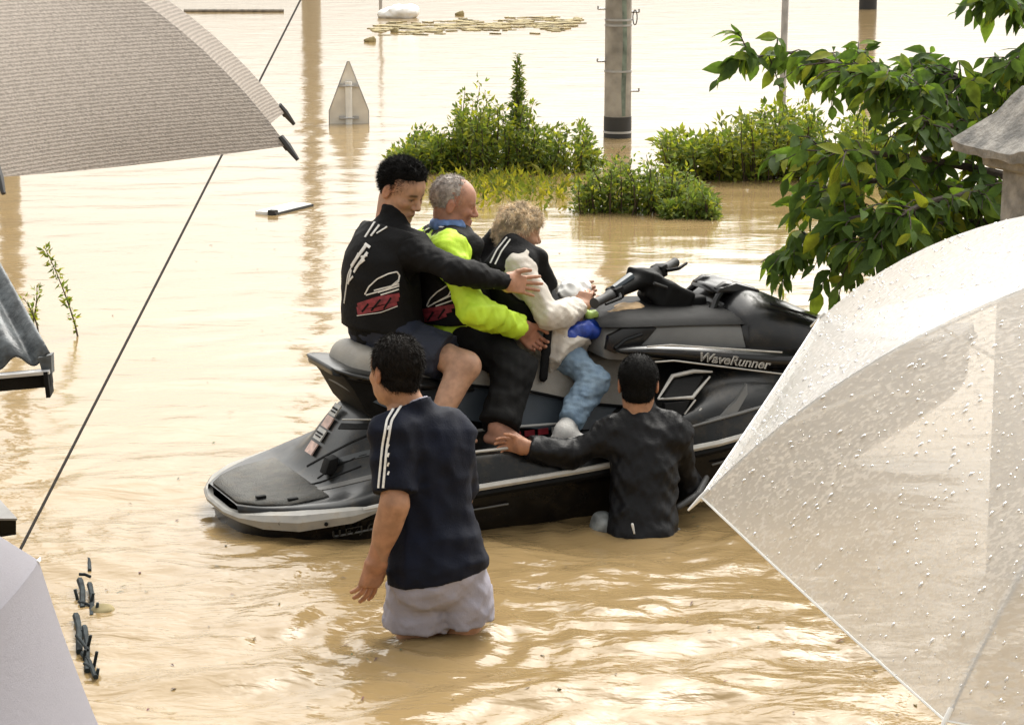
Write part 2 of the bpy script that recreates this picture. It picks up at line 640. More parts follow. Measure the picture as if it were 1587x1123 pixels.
fp = [o for o in COL.objects if o.name.startswith('utility_pole')][-1]
f.build('dark_wrap', M_dark, fp)

b = onwater(1211, 196)
t = thing('signpost', 'thin grey steel post rising out of the bush on the right', 'post', (b[0], b[1], -0.66))
f = MB(); f.tube([(0, 0, 0), (0.01, 0, 1.6), (0.05, 0, 4.2)], 0.034, 14); f.build('shaft', M_steel, t)
b = onwater(590, 22)
t = tag(MB().tube([(0, 0, 0), (0, 0, 2.4)], 0.03, 10).build('thin_stake', M_grey), 'thin pale stake at the top edge beside white floating lump', 'stake')
t.location = (b[0], b[1], -0.66)

# five-sided road sign seen from behind, flooded to its lower edge
b = onwater(541, 192)
t = thing('road_sign', 'five-sided grey road sign seen from behind, half drowned in the flood', 'road sign', (b[0], b[1], -0.66), (0, 0, R(4)))
z0 = 0.66
f = MB(); f.prism([(-0.195, z0 - 0.25), (0.195, z0 - 0.25), (0.197, z0 + 0.13), (0.008, z0 + 0.62), (-0.008, z0 + 0.62), (-0.197, z0 + 0.13)], 0.03, 0.036); f.build('sign_plate', mat('sign_back', (0.72, 0.68, 0.6), 0.6, var=0.12, vscale=5), t)
f = MB(); f.tube([(0, -0.012, 0), (0, -0.012, z0 + 0.42)], 0.034, 16); f.build('post', M_wht, t)
for z in (z0 + 0.06, z0 + 0.38):
    f = MB(); f.box((0.0, 0.018, z), (0.1, 0.012, 0.014)); f.tube([(-0.05, -0.05, z), (0.05, -0.05, z)], 0.008, 6); f.build('bracket', M_steel, t)
f = MB()
for p, q in (((-0.197, -0.25), (-0.197, 0.13)), ((-0.197, 0.13), (-0.008, 0.62)), ((0.008, 0.62), (0.197, 0.13)), ((0.197, 0.13), (0.197, -0.25))):
    f.tube([(p[0], 0.03, z0 + p[1]), (q[0], 0.03, z0 + q[1])], 0.006, 6)
f.build('rim', M_steel, t)

# ------------------------------------------------------------------ leaves
def leaf_material(name, col, trans=0.35):
    m = mat(name, col, 0.6, spec=0.2, var=0.25, vscale=30, attr='Col', rvar=0.08)
    t = m.node_tree
    b = t.nodes['Principled BSDF']
    o = t.nodes['Material Output']
    tr = t.nodes.new('ShaderNodeBsdfTranslucent')
    src = b.inputs['Base Color'].links[0].from_socket
    mu = t.nodes.new('ShaderNodeMix'); mu.data_type = 'RGBA'; mu.blend_type = 'MULTIPLY'; mu.inputs[0].default_value = 1
    mu.inputs[7].default_value = (1.5, 1.45, 0.7, 1)
    t.links.new(src, mu.inputs[6])
    t.links.new(mu.outputs[2], tr.inputs[0])
    ms = t.nodes.new('ShaderNodeMixShader')
    ms.inputs[0].default_value = trans
    t.links.new(b.outputs[0], ms.inputs[1])
    t.links.new(tr.outputs[0], ms.inputs[2])
    t.links.new(ms.outputs[0], o.inputs[0])
    return m
M_bush = leaf_material('bush_leaf', (0.13, 0.18, 0.042), 0.45)
M_cherry = leaf_material('cherry_leaf', (0.092, 0.155, 0.038), 0.5)
M_twig = mat('twig', (0.07, 0.05, 0.03), 0.85)

def leaf_mesh(P, D, N, Ln, Wd, tint):
    """P base, D direction, N normal, length, width per leaf -> verts, quads, colours (folded, tapering leaf of 4 quads)"""
    n = len(P)
    D = D / np.linalg.norm(D, axis=1, keepdims=True)
    Sd = np.cross(D, N)
    Sd /= np.linalg.norm(Sd, axis=1, keepdims=True) + 1e-9
    N = np.cross(Sd, D)
    Ln, Wd = Ln[:, None], Wd[:, None]
    st = [(0.0, 0.06, 0.0), (0.4, 1.0, 0.0), (1.0, 0.05, -0.18)]
    V = []
    for u, w, dr in st:
        c = P + D * Ln * u + N * Ln * dr
        V += [c - Sd * Wd * w * 0.5 + N * Wd * 0.16 * w, c, c + Sd * Wd * w * 0.5 + N * Wd * 0.16 * w]
    V = np.stack(V, 1).reshape(-1, 3)
    base = np.arange(n)[:, None] * 9
    Qs = [base + np.array(q)[None] for q in ((0, 1, 4, 3), (1, 2, 5, 4), (3, 4, 7, 6), (4, 5, 8, 7))]
    return V, np.concatenate(Qs), np.repeat(tint, 9, axis=0)

def green_tint(n, r, yellow=0.3):
    a = r.random(n)
    base = np.stack([0.55 + 0.6 * a, 0.65 + 0.5 * a, 0.6 + 0.5 * a], 1)
    y = (r.random(n) < yellow)[:, None] * r.random((n, 1))
    return base * (1 - y) + y * np.array([2.3, 1.75, 0.9])

def bush(label, stems, leafsize, per, seed, yellow=0.3, spread=0.07, name='bush', matl=None, group='bushes standing in the flood'):
    """stems: list of (base point, tip point)"""
    r = np.random.default_rng(seed)
    root = np.mean([s[0] for s in stems], axis=0)
    root[2] = -0.05
    t = thing(name, label, 'bush', root, group=group)
    mb = MB()
    Ps, Ds = [], []
    for a, bb in stems:
        a, bb = np.array(a) - root, np.array(bb) - root
        mid = (a + bb) / 2 + np.array([0, 0, 0.12 * np.linalg.norm(bb - a)]) + r.normal(size=3) * 0.05
        c = lambda u: (1 - u) ** 2 * a + 2 * u * (1 - u) * mid + u * u * bb
        mb.tube([c(u) for u in (0, 0.35, 0.7, 1)], [0.008, 0.006, 0.004, 0.002], 4, cap=False)
        us = r.uniform(0.04, 1.03, per)
        P = np.array([c(u) for u in us])
        off = r.normal(size=(per, 3))
        off /= np.linalg.norm(off, axis=1, keepdims=True)
        Ps.append(P + off * r.random((per, 1)) ** 0.6 * spread * (1.15 - us[:, None] * 0.6))
        Ds.append(off + np.array([0, 0, 0.1]) + (bb - a) * 0.6)
    P, Dd = np.concatenate(Ps), np.concatenate(Ds)
    n = len(P)
    N = r.normal(size=(n, 3)) * 0.6 + np.array([0, -0.25, 1.0])
    V, Q, C = leaf_mesh(P, Dd, N, leafsize * r.uniform(0.6, 1.3, n), leafsize * r.uniform(0.35, 0.6, n), green_tint(n, r, yellow))
    me = mesh_np('foliage', V, Q, smooth=False)
    vcolor(me, C)
    tag(link('foliage', me, matl or M_bush, t), kind='stuff')
    mb.build('stems', M_twig, t)
    return t

def profile_stems(prof, Y0, dY, n, seed, low=0.25):
    """prof: list of (px, top py, base py); stems fill the silhouette below it"""
    r = np.random.default_rng(seed)
    xs = [p[0] for p in prof]
    out = []
    for i in range(n):
        px = r.uniform(xs[0], xs[-1])
        tp = np.interp(px, xs, [p[1] for p in prof])
        bs = np.interp(px, xs, [p[2] for p in prof])
        u = r.random() ** 0.7 * (1.0 + 0.28 * (r.random() < 0.16))
        Y = Y0 + r.uniform(-dY, dY)
        tip = at(px, bs + (tp - bs) * (low + (1 - low) * u), Y)
        bpx = px + (np.mean([xs[0], xs[-1]]) - px) * r.uniform(0.0, 0.15) + r.normal() * 6
        base = at(bpx, bs, Y0 + (Y - Y0) * 0.6)
        base[2] = -0.1
        tip[2] = max(tip[2], 0.03)
        out.append((base, tip))
    return out

YB1 = onwater(760, 262)[1]
st = profile_stems([(604, 252, 262), (625, 225, 265), (645, 198, 266), (675, 205, 268), (697, 225, 268), (706, 172, 268), (730, 148, 268), (757, 138, 268), (780, 168, 268), (790, 205, 268), (800, 155, 268), (815, 150, 268), (835, 180, 268), (850, 212, 268), (866, 205, 267), (880, 178, 266), (902, 185, 263), (918, 212, 262), (932, 245, 260)], YB1, 0.45, 190, 11)
bush('large leafy green bush with one tall upright shoot, left of the concrete pole', st, 0.056, 62, 12, 0.55, 0.10)
tall = [(at(800 + i, 255, YB1 - 0.1), at(802 + 4 * (i % 2), 84 + 13 * i, YB1)) for i in range(5)]
root = [o for o in COL.objects if o.name.startswith('bush')][-1]
r_ = np.random.default_rng(5)
P = np.concatenate([np.array(a) + (np.array(c) - np.array(a)) * r_.uniform(0.35, 1, (120, 1)) for a, c in tall])
wid = np.clip((P[:, 2].max() - P[:, 2]) * 0.12, 0.010, 0.08)[:, None] * r_.uniform(0.3, 1.3, (len(P), 1))
off = r_.normal(size=P.shape); off /= np.linalg.norm(off, axis=1, keepdims=True)
P = P + off * wid * np.array([1, 1, 0.5])
V, Q, C = leaf_mesh(P - np.array(root.location), off + np.array([0, 0, 0.4]), r_.normal(size=P.shape) * 0.5 + np.array([0, -0.2, 1]), r_.uniform(0.03, 0.065, len(P)), r_.uniform(0.016, 0.034, len(P)), green_tint(len(P), r_, 0.35))
me = mesh_np('tall_shoot', V, Q, smooth=False); vcolor(me, C)
tag(link('tall_shoot', me, M_bush, root), kind='stuff')
mb = MB()
for a, c in tall[:2]:
    mb.tube([np.array(a) - np.array(root.location), np.array(c) - np.array(root.location)], [0.012, 0.003], 5)
mb.build('stems', M_twig, root)

YB2 = onwater(1000, 326)[1]
st = profile_stems([(893, 285, 300), (905, 262, 318), (930, 250, 326), (980, 245, 328), (1030, 258, 328), (1070, 270, 328), (1100, 290, 322)], YB2, 0.28, 110, 21)
bush('dark green low bush in front of the concrete pole', st, 0.046, 56, 22, 0.4, 0.08)
YB4 = onwater(1072, 338)[1]
st = profile_stems([(1030, 318, 338), (1050, 300, 341), (1080, 292, 341), (1108, 305, 340), (1116, 320, 338)], YB4, 0.12, 36, 31)
bush('small bright green clump at the front corner of the low bush', st, 0.055, 46, 32, 0.3, 0.05)
YB3 = onwater(1180, 274)[1]
st = profile_stems([(1022, 215, 240), (1045, 205, 255), (1075, 215, 268), (1110, 205, 272), (1150, 180, 276), (1190, 165, 278), (1230, 168, 278), (1280, 178, 278), (1335, 180, 277), (1400, 195, 276)], YB3, 0.5, 165, 41)
bush('wide yellow-green bush around the thin signpost', st, 0.072, 50, 42, 0.7, 0.12)

# straggling weeds lying on the water between the bushes and the riders
r_ = np.random.default_rng(55)
P, Dd = [], []
for i in range(2600):
    px = r_.uniform(655, 905); py = r_.uniform(268, 330)
    dens = math.exp(-((px - 790) / 90) ** 2 - ((py - 290) / 22) ** 2)
    if r_.random() > dens: continue
    p = onwater(px, py); p[2] = -0.005 + 0.07 * r_.random() ** 2
    P.append(p); Dd.append([r_.normal(), r_.normal() * 0.5, 0.5 + r_.random()])
P, Dd = np.array(P), np.array(Dd)
V, Q, C = leaf_mesh(P, Dd, r_.normal(size=P.shape), r_.uniform(0.04, 0.10, len(P)), r_.uniform(0.014, 0.034, len(P)), green_tint(len(P), r_, 0.7) * np.array([0.85, 0.75, 0.7]))
me = mesh_np('drowned_weeds', V, Q, smooth=False); vcolor(me, C)
tag(link('drowned_weeds', me, M_bush), 'thin yellowish weeds barely above the water beyond the riders', 'weeds', kind='stuff')

# weed stalks near the left edge
def weed(base_px, tip_px, label, seed, n=70):
    r = np.random.default_rng(seed)
    a = onwater(*base_px); Y = a[1]
    c = at(*tip_px, Y)
    t = thing('weed_stalk', label, 'weed', a, group='weed stalks by the roof corner')
    c = c - a
    mid = c * 0.5 + np.array([0.02, 0, 0.02])
    cv = lambda u: 2 * u * (1 - u) * mid + u * u * c
    MB().tube([cv(u) - np.array([0, 0, 0.03]) * (u == 0) for u in np.linspace(0, 1, 8)], [0.006 - 0.004 * u for u in np.linspace(0, 1, 8)], 5).build('stem', M_twig, t)
    us = r.uniform(0.05, 1, n) ** 0.8
    off = r.normal(size=(n, 3)); off /= np.linalg.norm(off, axis=1, keepdims=True)
    P = np.array([cv(u) for u in us]) + off * 0.012
    V, Q, C = leaf_mesh(P, off + np.array([0, 0, 0.5]), r.normal(size=(n, 3)), r.uniform(0.02, 0.05, n), r.uniform(0.01, 0.02, n), green_tint(n, r, 0.5))
    me = mesh_np('leaves', V, Q, smooth=False); vcolor(me, C)
    tag(link('leaves', me, M_bush, t), kind='stuff')
weed((122, 522), (70, 385), 'tall leaning weed stalk between the roof corner and the cable', 61, 130)
weed((50, 505), (57, 442), 'short weed stalk just beside the corrugated roof edge', 62, 40)
weed((60, 515), (36, 462), 'low weed sprig half hidden by the corrugated roof', 63, 26)

# ------------------------------------------------------------------ floating debris
M_foam = mat('white_foam', (0.8, 0.79, 0.76), 0.6, var=0.05)
M_wood = mat('wet_wood', (0.22, 0.19, 0.15), 0.6, var=0.3, vscale=14)
M_deb = mat('plant_debris', (0.26, 0.21, 0.10), 0.9, var=0.5, vscale=4)
a, c = onwater(411, 333), onwater(468, 319)
d = unit(c - a); n_ = np.array([-d[1], d[0], 0])
t = thing('floating_plank', 'pale plank with dark edge floating beyond the stern', 'plank', (a + c) / 2)
Mx = np.stack([d, n_, [0, 0, 1.0]], 1)
MB().box((0, 0, 0.006), (np.linalg.norm(c - a) / 2, 0.085, 0.018), Mx).build('board', M_wht, t, bevel=0.004)
MB().box(-n_ * 0.09 + np.array([0, 0, 0.004]), (np.linalg.norm(c - a) / 2 + 0.01, 0.006, 0.014), Mx).box(-d * (np.linalg.norm(c - a) / 2 - 0.01) - n_ * 0.06 + np.array([0, 0, 0.02]), (0.025, 0.03, 0.02), Mx).build('dark_edge', M_dark, t)
p = onwater(622, 28)
fl = Field().ell((0, 0, 0.08), (0.3, 0.2, 0.14)).ell((-0.2, 0.05, 0.05), (0.2, 0.2, 0.12), k=0.05).ell((0.15, 0.1, 0.12), (0.16, 0.15, 0.1), k=0.05)
V, Q = fl.mesh(0.02, disp=wrinkle(0.02, 0.3, 4))
o = tag(link('floating_foam_lump', mesh_np('floating_foam_lump', V, Q), M_foam), 'bright white lump floating at the top edge among debris', 'foam'); o.location = p
r_ = np.random.default_rng(77)
mb = MB()
for i in range(1100):
    px = r_.uniform(580, 900); py = 45 - 10 * (px - 580) / 320 + r_.normal() * 4.0 + 3 * math.sin(px * 0.06)
    if math.sin(px * 0.09 + 2.0 * math.sin(py * 0.5)) + math.sin(py * 1.3 + px * 0.02) < -0.2: continue
    p = onwater(px, py)
    an = r_.normal() * 0.8
    mb.box((p[0], p[1], -0.005 + 0.012 * r_.random()), (r_.uniform(0.03, 0.12), r_.uniform(0.02, 0.09), 0.010), [[math.cos(an), -math.sin(an), 0], [math.sin(an), math.cos(an), 0], [0, 0, 1]])
tag(mb.build('debris_raft', M_deb, smooth=False), 'long raft of brown plant debris drifting near the top edge', 'debris', kind='stuff')
a, c = onwater(285, 19), onwater(440, 19)
o = MB().tube([(0, 0, 0.02), tuple(c - a + np.array([0, 0, 0.02]))], 0.035, 8).build('floating_pole', M_wood); o.location = a
tag(o, 'long thin pole floating flat near the top edge, right of the taupe umbrella', 'pole')
for q, s_, lb in (((611, 50), 0.06, 'small red-brown lump floating just below the debris raft'), ((712, 24), 0.08, 'small dark lump floating above the debris raft'), ((573, 65), 0.09, 'small greenish clump floating below the white lump')):
    p = onwater(*q)
    V, Q = Field().ell((0, 0, 0.02), (s_, s_ * 0.7, 0.04)).ell((s_ * 0.5, 0, 0.03), (s_ * 0.5, s_ * 0.5, 0.05)).mesh(0.012, disp=wrinkle(0.01, 0.06, 9))
    o = tag(link('floating_lump', mesh_np('floating_lump', V, Q), M_deb), lb, 'debris', 'small floating debris'); o.location = p

# drowned railing at the lower left
b = onwater(128, 940)
t = thing('drowned_railing', 'rusty blue-grey railing poking out of the water at lower left', 'railing', (b[0], b[1], -0.3))
M_rail = mat('weathered_rail', (0.022, 0.028, 0.03), 0.8, spec=0.15, var=0.6, vscale=20)
for px, py, hh in ((131, 925, 0.05), (129, 985, 0.04), (126, 1022, 0.06), (139, 1046, 0.04), (127, 938, 0.078), (139, 950, 0.066), (121, 1008, 0.092), (133, 1032, 0.085), (135, 868, 0.02)):
    p = onwater(px, py) - b
    an = 0.25 * math.sin(px); hh *= 0.6
    MB().box((p[0], p[1], 0.15 + hh / 2), (0.005, 0.006, 0.15 + hh / 2), [[1, 0, an], [0, 1, 0], [-an, 0, 1]]).build('post', M_rail, t, bevel=0.002)
for (p1, p2, z1, z2) in (((122, 938), (152, 946), 0.315, 0.305), ((119, 1000), (136, 1016), 0.335, 0.32), ((131, 1032), (144, 1040), 0.31, 0.305), ((124, 912), (141, 914), 0.355, 0.35)):
    a, c = onwater(*p1) - b, onwater(*p2) - b
    MB().tube([(a[0], a[1], z1), ((a[0] + c[0]) / 2, (a[1] + c[1]) / 2, (z1 + z2) / 2 + 0.004), (c[0], c[1], z2)], 0.006, 8).build('rail', M_rail, t)
for p1, p2, z1, z2, w_ in (((124, 906), (128, 944), 0.318, 0.304, 0.013), ((139, 910), (142, 956), 0.312, 0.303, 0.011), ((118, 962), (123, 1012), 0.320, 0.305, 0.013), ((131, 978), (135, 1040), 0.315, 0.302, 0.011), ((134, 862), (139, 884), 0.304, 0.302, 0.008), ((128, 1015), (148, 1050), 0.306, 0.303, 0.010)):
    a, c = onwater(*p1) - b, onwater(*p2) - b
    MB().tube([(a[0], a[1], z1), (a[0] * 0.6 + c[0] * 0.4 + 0.006, a[1] * 0.6 + c[1] * 0.4, (z1 + z2) / 2 + 0.006), (c[0], c[1], z2)], [w_, w_ * 0.8, w_ * 0.9], 6).build('broken_bar', M_rail, t)
p = onwater(160, 948) - b
V, Q = Field().ell((p[0], p[1], 0.30), (0.045, 0.05, 0.03)).mesh(0.008, disp=wrinkle(0.006, 0.05, 3))
link('debris_clump', mesh_np('debris_clump', V, Q), M_deb, t)

# scraps of leaf and straw drifting on the surface
r_ = np.random.default_rng(88)
P, Dd = [], []
for i in range(150):
    px, py = r_.uniform(150, 1500), r_.uniform(340, 1110)
    p = onwater(px, py)
    p[2] = float(wave_h(np.array([p[0]]), np.array([p[1]]))[0]) + 0.004
    P.append(p); Dd.append([r_.normal(), r_.normal(), 0.05])
P, Dd = np.array(P), np.array(Dd)
V, Q, C = leaf_mesh(P, Dd, np.tile([0, 0, 1.0], (len(P), 1)), r_.uniform(0.008, 0.045, len(P)), r_.uniform(0.005, 0.012, len(P)), r_.uniform(0.3, 1.2, (len(P), 3)))
me = mesh_np('floating_scraps', V, Q, smooth=False); vcolor(me, C)
tag(link('floating_scraps', me, mat('straw_scraps', (0.10, 0.07, 0.035), 0.8, attr='Col')), 'scattered tiny scraps of leaf and straw drifting on the muddy water', 'debris', kind='stuff')
# ------------------------------------------------------------------ cherry tree leaning in from the right
def cherry_tree():
    r = np.random.default_rng(101)
    M_bark = mat('cherry_bark', (0.06, 0.045, 0.035), 0.85, var=0.4, vscale=20, bump=0.5, bscale=50)
    base = at(1780, 640, 11.6); base[2] = -0.66
    t = thing('cherry_tree', 'cherry tree with broad drooping green leaves reaching in from the right', 'tree', base)
    mb = MB()
    crotch = at(1745, 330, 11.6)
    tr = [base, base + np.array([0.03, 0, 0.7]), (base + crotch) / 2 + np.array([0.05, 0.02, 0.3]), crotch, at(1770, 60, 11.7), at(1800, -250, 11.7)]
    mb.tube([p - base for p in catmull(tr, 4)], list(np.interp(np.linspace(0, 1, 21), [0, 0.5, 1], [0.12, 0.085, 0.05])), 12)
    mb.build('trunk', M_bark, t)
    limbs = [   # survey pixels, distance, twigs, where along the limb the leaves start
        ([(1745, 300), (1600, 205), (1480, 165), (1380, 120), (1300, 100), (1230, 82), (1150, 92)], 11.5, 30, 0.35),
        ([(1745, 310), (1620, 225), (1520, 180), (1440, 140), (1370, 120), (1310, 105)], 11.2, 30, 0.35),
        ([(1745, 310), (1640, 200), (1560, 150), (1500, 125), (1440, 110), (1390, 105)], 11.6, 26, 0.3),
        ([(1745, 330), (1630, 250), (1540, 215), (1470, 195), (1420, 190)], 11.1, 26, 0.3),
        ([(1745, 345), (1600, 285), (1480, 255), (1380, 240), (1300, 235), (1245, 238)], 11.0, 24, 0.3),
        ([(1745, 360), (1600, 310), (1470, 290), (1370, 280), (1300, 290), (1245, 320)], 11.3, 30, 0.3),
        ([(1745, 365), (1600, 335), (1480, 325), (1380, 330), (1300, 345), (1245, 370), (1217, 405)], 11.0, 32, 0.3),
        ([(1745, 370), (1600, 350), (1500, 345), (1420, 355), (1350, 375), (1300, 400)], 10.9, 32, 0.3),
        ([(1745, 350), (1640, 310), (1540, 300), (1450, 310), (1390, 340), (1350, 385)], 10.8, 30, 0.3),
        ([(1770, 60), (1680, 20), (1600, 0), (1530, -8)], 11.4, 20, 0.3),
        ([(1765, 90), (1690, 70), (1620, 70), (1575, 90)], 11.3, 14, 0.3),
        ([(1745, 300), (1660, 160), (1590, 115), (1540, 100)], 11.4, 14, 0.3),
    ]
    P, D, N, Ln, Tn = [], [], [], [], []
    twigs = MB()
    for pts, Y, nt_, u0 in limbs:
        L = catmull([at(px, py, Y + 0.25 * math.sin(i * 1.7 + Y)) for i, (px, py) in enumerate(pts)], 6)
        n = len(L)
        lm = MB()
        lm.tube([p - base for p in L], list(np.linspace(0.026, 0.004, n)), 7)
        lm.build('limb', M_bark, t)
        for j in range(int(nt_ * 1.7)):
            u = r.uniform(u0, 1.0)
            k = min(n - 2, int(u * (n - 1)))
            p0 = L[k]
            along = unit(L[k + 1] - L[max(k - 1, 0)])
            dirn = unit(along * 0.6 + r.normal(size=3) * np.array([0.5, 0.7, 0.35]) + np.array([0, -0.1, 0.0]))
            ln = r.uniform(0.08, 0.24)
            p1 = p0 + dirn * ln * 0.6
            p2 = p0 + dirn * ln + np.array([0, 0, -0.25 * ln])
            twigs.tube([p0 - base, p1 - base, p2 - base], [0.0045, 0.003, 0.0018], 4, cap=False)
            nl = r.integers(5, 9)
            for q in range(nl):
                w = (q + 0.6) / nl
                c = p0 + (p1 - p0) * min(1, w / 0.6) if w < 0.6 else p1 + (p2 - p1) * (w - 0.6) / 0.4
                side = unit(np.cross(dirn, [0, 0, 1.0])) * (1 if q % 2 else -1)
                dd = unit(dirn * 0.55 + side * 0.65 + np.array([0, 0, -0.6]) + r.normal(size=3) * 0.42)
                P.append(c); D.append(dd)
                N.append(unit(np.array([0, -0.55, 0.8]) + side * 0.3 + r.normal(size=3) * 0.5))
                Ln.append(r.uniform(0.065, 0.125))
    P, D, N, Ln = map(np.array, (P, D, N, Ln))
    twigs.build('twigs', M_bark, t)
    # leaf template: 7 stations, curved, pointed, folded on the midrib
    us = np.array([0, 0.09, 0.25, 0.45, 0.68, 0.86, 1.0])
    ws = np.array([0.02, 0.36, 0.80, 1.0, 0.78, 0.36, 0.02])
    tmpl = []
    for u, w in zip(us, ws):
        dr = -0.22 * u * u
        tmpl += [(u, -0.235 * w, dr + 0.055 * w), (u, 0, dr), (u, 0.235 * w, dr + 0.055 * w)]
    tmpl = np.array(tmpl)
    fq = []
    for i in range(6):
        a = i * 3
        fq += [(a, a + 1, a + 4, a + 3), (a + 1, a + 2, a + 5, a + 4)]
    fq = np.array(fq)
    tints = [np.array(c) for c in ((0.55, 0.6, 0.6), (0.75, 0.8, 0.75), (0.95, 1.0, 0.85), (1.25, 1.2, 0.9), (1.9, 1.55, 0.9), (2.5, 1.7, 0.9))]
    # random leaf tints, with one cluster coloured yellower to imitate backlight
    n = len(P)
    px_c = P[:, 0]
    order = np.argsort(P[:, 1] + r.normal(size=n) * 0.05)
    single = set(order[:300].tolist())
    tint_backlit = r.random(n)
    tint_backlit = np.clip(tint_backlit + 0.28 * np.exp(-((px_c - at(1330, 260, 11.1)[0]) / 0.28) ** 2 - ((P[:, 2] - at(1330, 255, 11.1)[2]) / 0.13) ** 2), 0, 1)
    ti = np.where(tint_backlit < 0.26, 0, np.where(tint_backlit < 0.50, 1, np.where(tint_backlit < 0.70, 2, np.where(tint_backlit < 0.84, 3, np.where(tint_backlit < 0.94, 4, 5)))))
    meshes = []
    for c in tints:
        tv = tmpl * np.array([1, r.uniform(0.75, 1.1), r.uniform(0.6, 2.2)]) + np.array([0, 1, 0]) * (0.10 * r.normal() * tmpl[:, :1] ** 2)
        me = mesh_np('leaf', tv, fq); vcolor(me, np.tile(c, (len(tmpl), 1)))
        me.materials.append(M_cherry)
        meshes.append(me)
    Vs, Qs, Cs = [], [], []
    for i in range(n):
        x = D[i]; s = unit(np.cross(N[i], x)); z = np.cross(x, s)
        M3 = np.stack([x, s, z], 1) * Ln[i]
        if i in single:
            o = bpy.data.objects.new('leaf', meshes[ti[i]])
            COL.objects.link(o)
            o.parent = t
            M4 = np.eye(4); M4[:3, :3] = M3; M4[:3, 3] = P[i] - base
            o.matrix_local = Matrix(M4.tolist())
        else:
            Qs.append(fq + len(Vs) * len(tmpl))
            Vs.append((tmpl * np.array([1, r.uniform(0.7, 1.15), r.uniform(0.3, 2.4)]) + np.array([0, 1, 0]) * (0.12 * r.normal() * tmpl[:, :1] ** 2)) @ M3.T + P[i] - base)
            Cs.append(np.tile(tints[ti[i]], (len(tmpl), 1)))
    me = mesh_np('foliage', np.concatenate(Vs), np.concatenate(Qs)); vcolor(me, np.concatenate(Cs))
    tag(link('foliage', me, M_cherry, t), kind='stuff')
    print('cherry leaves', n)
cherry_tree()

# ------------------------------------------------------------------ stone lantern
def stone_lantern():
    M_st = mat('lichen_stone', (0.36, 0.34, 0.31), 0.9, var=0.5, vscale=14, bump=0.7, bscale=55, col2=(0.16, 0.155, 0.145))
    b = at(1622, 296, 9.2)
    t = thing('stone_lantern', 'weathered stone lantern with flared roof at the right edge, in front of cherry leaves', 'stone lantern', (b[0], b[1], -0.66), (0, 0, R(22)))
    zt = b[2] + 0.66
    def ring(hw, z, n=10, up=0.0, flare=0.0):
        pts = []
        for s in range(4):
            for k in range(n):
                u = -1 + 2 * k / n
                p = np.array([1.0, u]); a = s * math.pi / 2
                lift = up * abs(u) ** 3
                sc = hw * (1 + flare * abs(u) ** 3)
                q = np.array([[math.cos(a), -math.sin(a)], [math.sin(a), math.cos(a)]]) @ p * sc
                pts.append((q[0], q[1], z + lift))
        return pts
    z = zt
    prof = [(0.17, z + 0.13, 0, 0), (0.24, z + 0.125, 0.005, 0), (0.245, z + 0.155, 0.02, 0.03), (0.185, z + 0.215, 0.012, 0.02), (0.135, z + 0.28, 0, 0), (0.10, z + 0.34, 0, 0), (0.075, z + 0.37, 0, 0), (0.055, z + 0.378, 0, 0), (0.01, z + 0.38, 0, 0)]
    Vv, Ff = loft([ring(h, zz, up=u, flare=fl) for h, zz, u, fl in prof], closed=True, capends=True)
    r = np.random.default_rng(3)
    Vv = Vv + r.normal(size=Vv.shape) * 0.0025
    MB().add(Vv, Ff).build('roof', M_st, t, angle=32)
    Vv, Ff = loft([ring(h, zz) for h, zz in ((0.12, 0), (0.12, 0.05), (0.115, z - 0.12), (0.112, z + 0.135))], closed=True, capends=True)
    MB().add(Vv + r.normal(size=Vv.shape) * 0.0012, Ff).build('post', M_st, t, angle=32)
    Vv, Ff = loft([ring(h, zz) for h, zz in ((0.15, z + 0.075), (0.165, z + 0.085), (0.17, z + 0.128))], closed=True, capends=True)
    MB().add(Vv, Ff).build('neck_slab', M_st, t, angle=32)
stone_lantern()
# ------------------------------------------------------------------ jet ski
M_gloss = mat('black_gelcoat', (0.006, 0.006, 0.0065), 0.26, spec=0.4, var=0.3, vscale=3, coat=0.08, dirt=0.10, bump=0.04, bscale=15)
M_char = mat('charcoal_metallic', (0.009, 0.010, 0.0105), 0.30, spec=0.24, metal=0.0, var=0.3, vscale=9, coat=0.1, bump=0.05, bscale=20, dirt=0.16)
M_black = mat('black_plastic', (0.006, 0.006, 0.006), 0.66, spec=0.14, var=0.3, vscale=30, bump=0.15, bscale=200)
M_silver = mat('silver_grey_panel', (0.135, 0.135, 0.13), 0.4, metal=0.2, var=0.12, coat=0.1)
M_seat = mat('grey_seat_vinyl', (0.29, 0.27, 0.235), dirt=0.25, rough=0.55, var=0.12, vscale=10, bump=0.2, bscale=160)
M_blue = mat('slate_seat_side', (0.030, 0.042, 0.055), 0.45, var=0.15, vscale=12)
M_matg = mat('grey_traction_mat', (0.085, 0.083, 0.075), 0.8, dirt=0.3, var=0.25, vscale=18, bump=0.8, bscale=130)
M_trim = mat('white_trim', (0.45, 0.44, 0.41), 0.35, var=0.1, vscale=20)
M_bump = mat('pale_bumper', (0.27, 0.26, 0.235), 0.5, dirt=0.5, var=0.2, vscale=14)
M_red = mat('red_print', (0.30, 0.02, 0.03), 0.5, var=0.2, vscale=30)
M_orange = mat('faded_pink_label', (0.6, 0.42, 0.36), 0.5, var=0.25, vscale=40)

ski = thing('jet_ski', 'black and silver jet ski with grey seat, carrying three riders', 'jet ski', SKI_LOC, SKI_ROT)

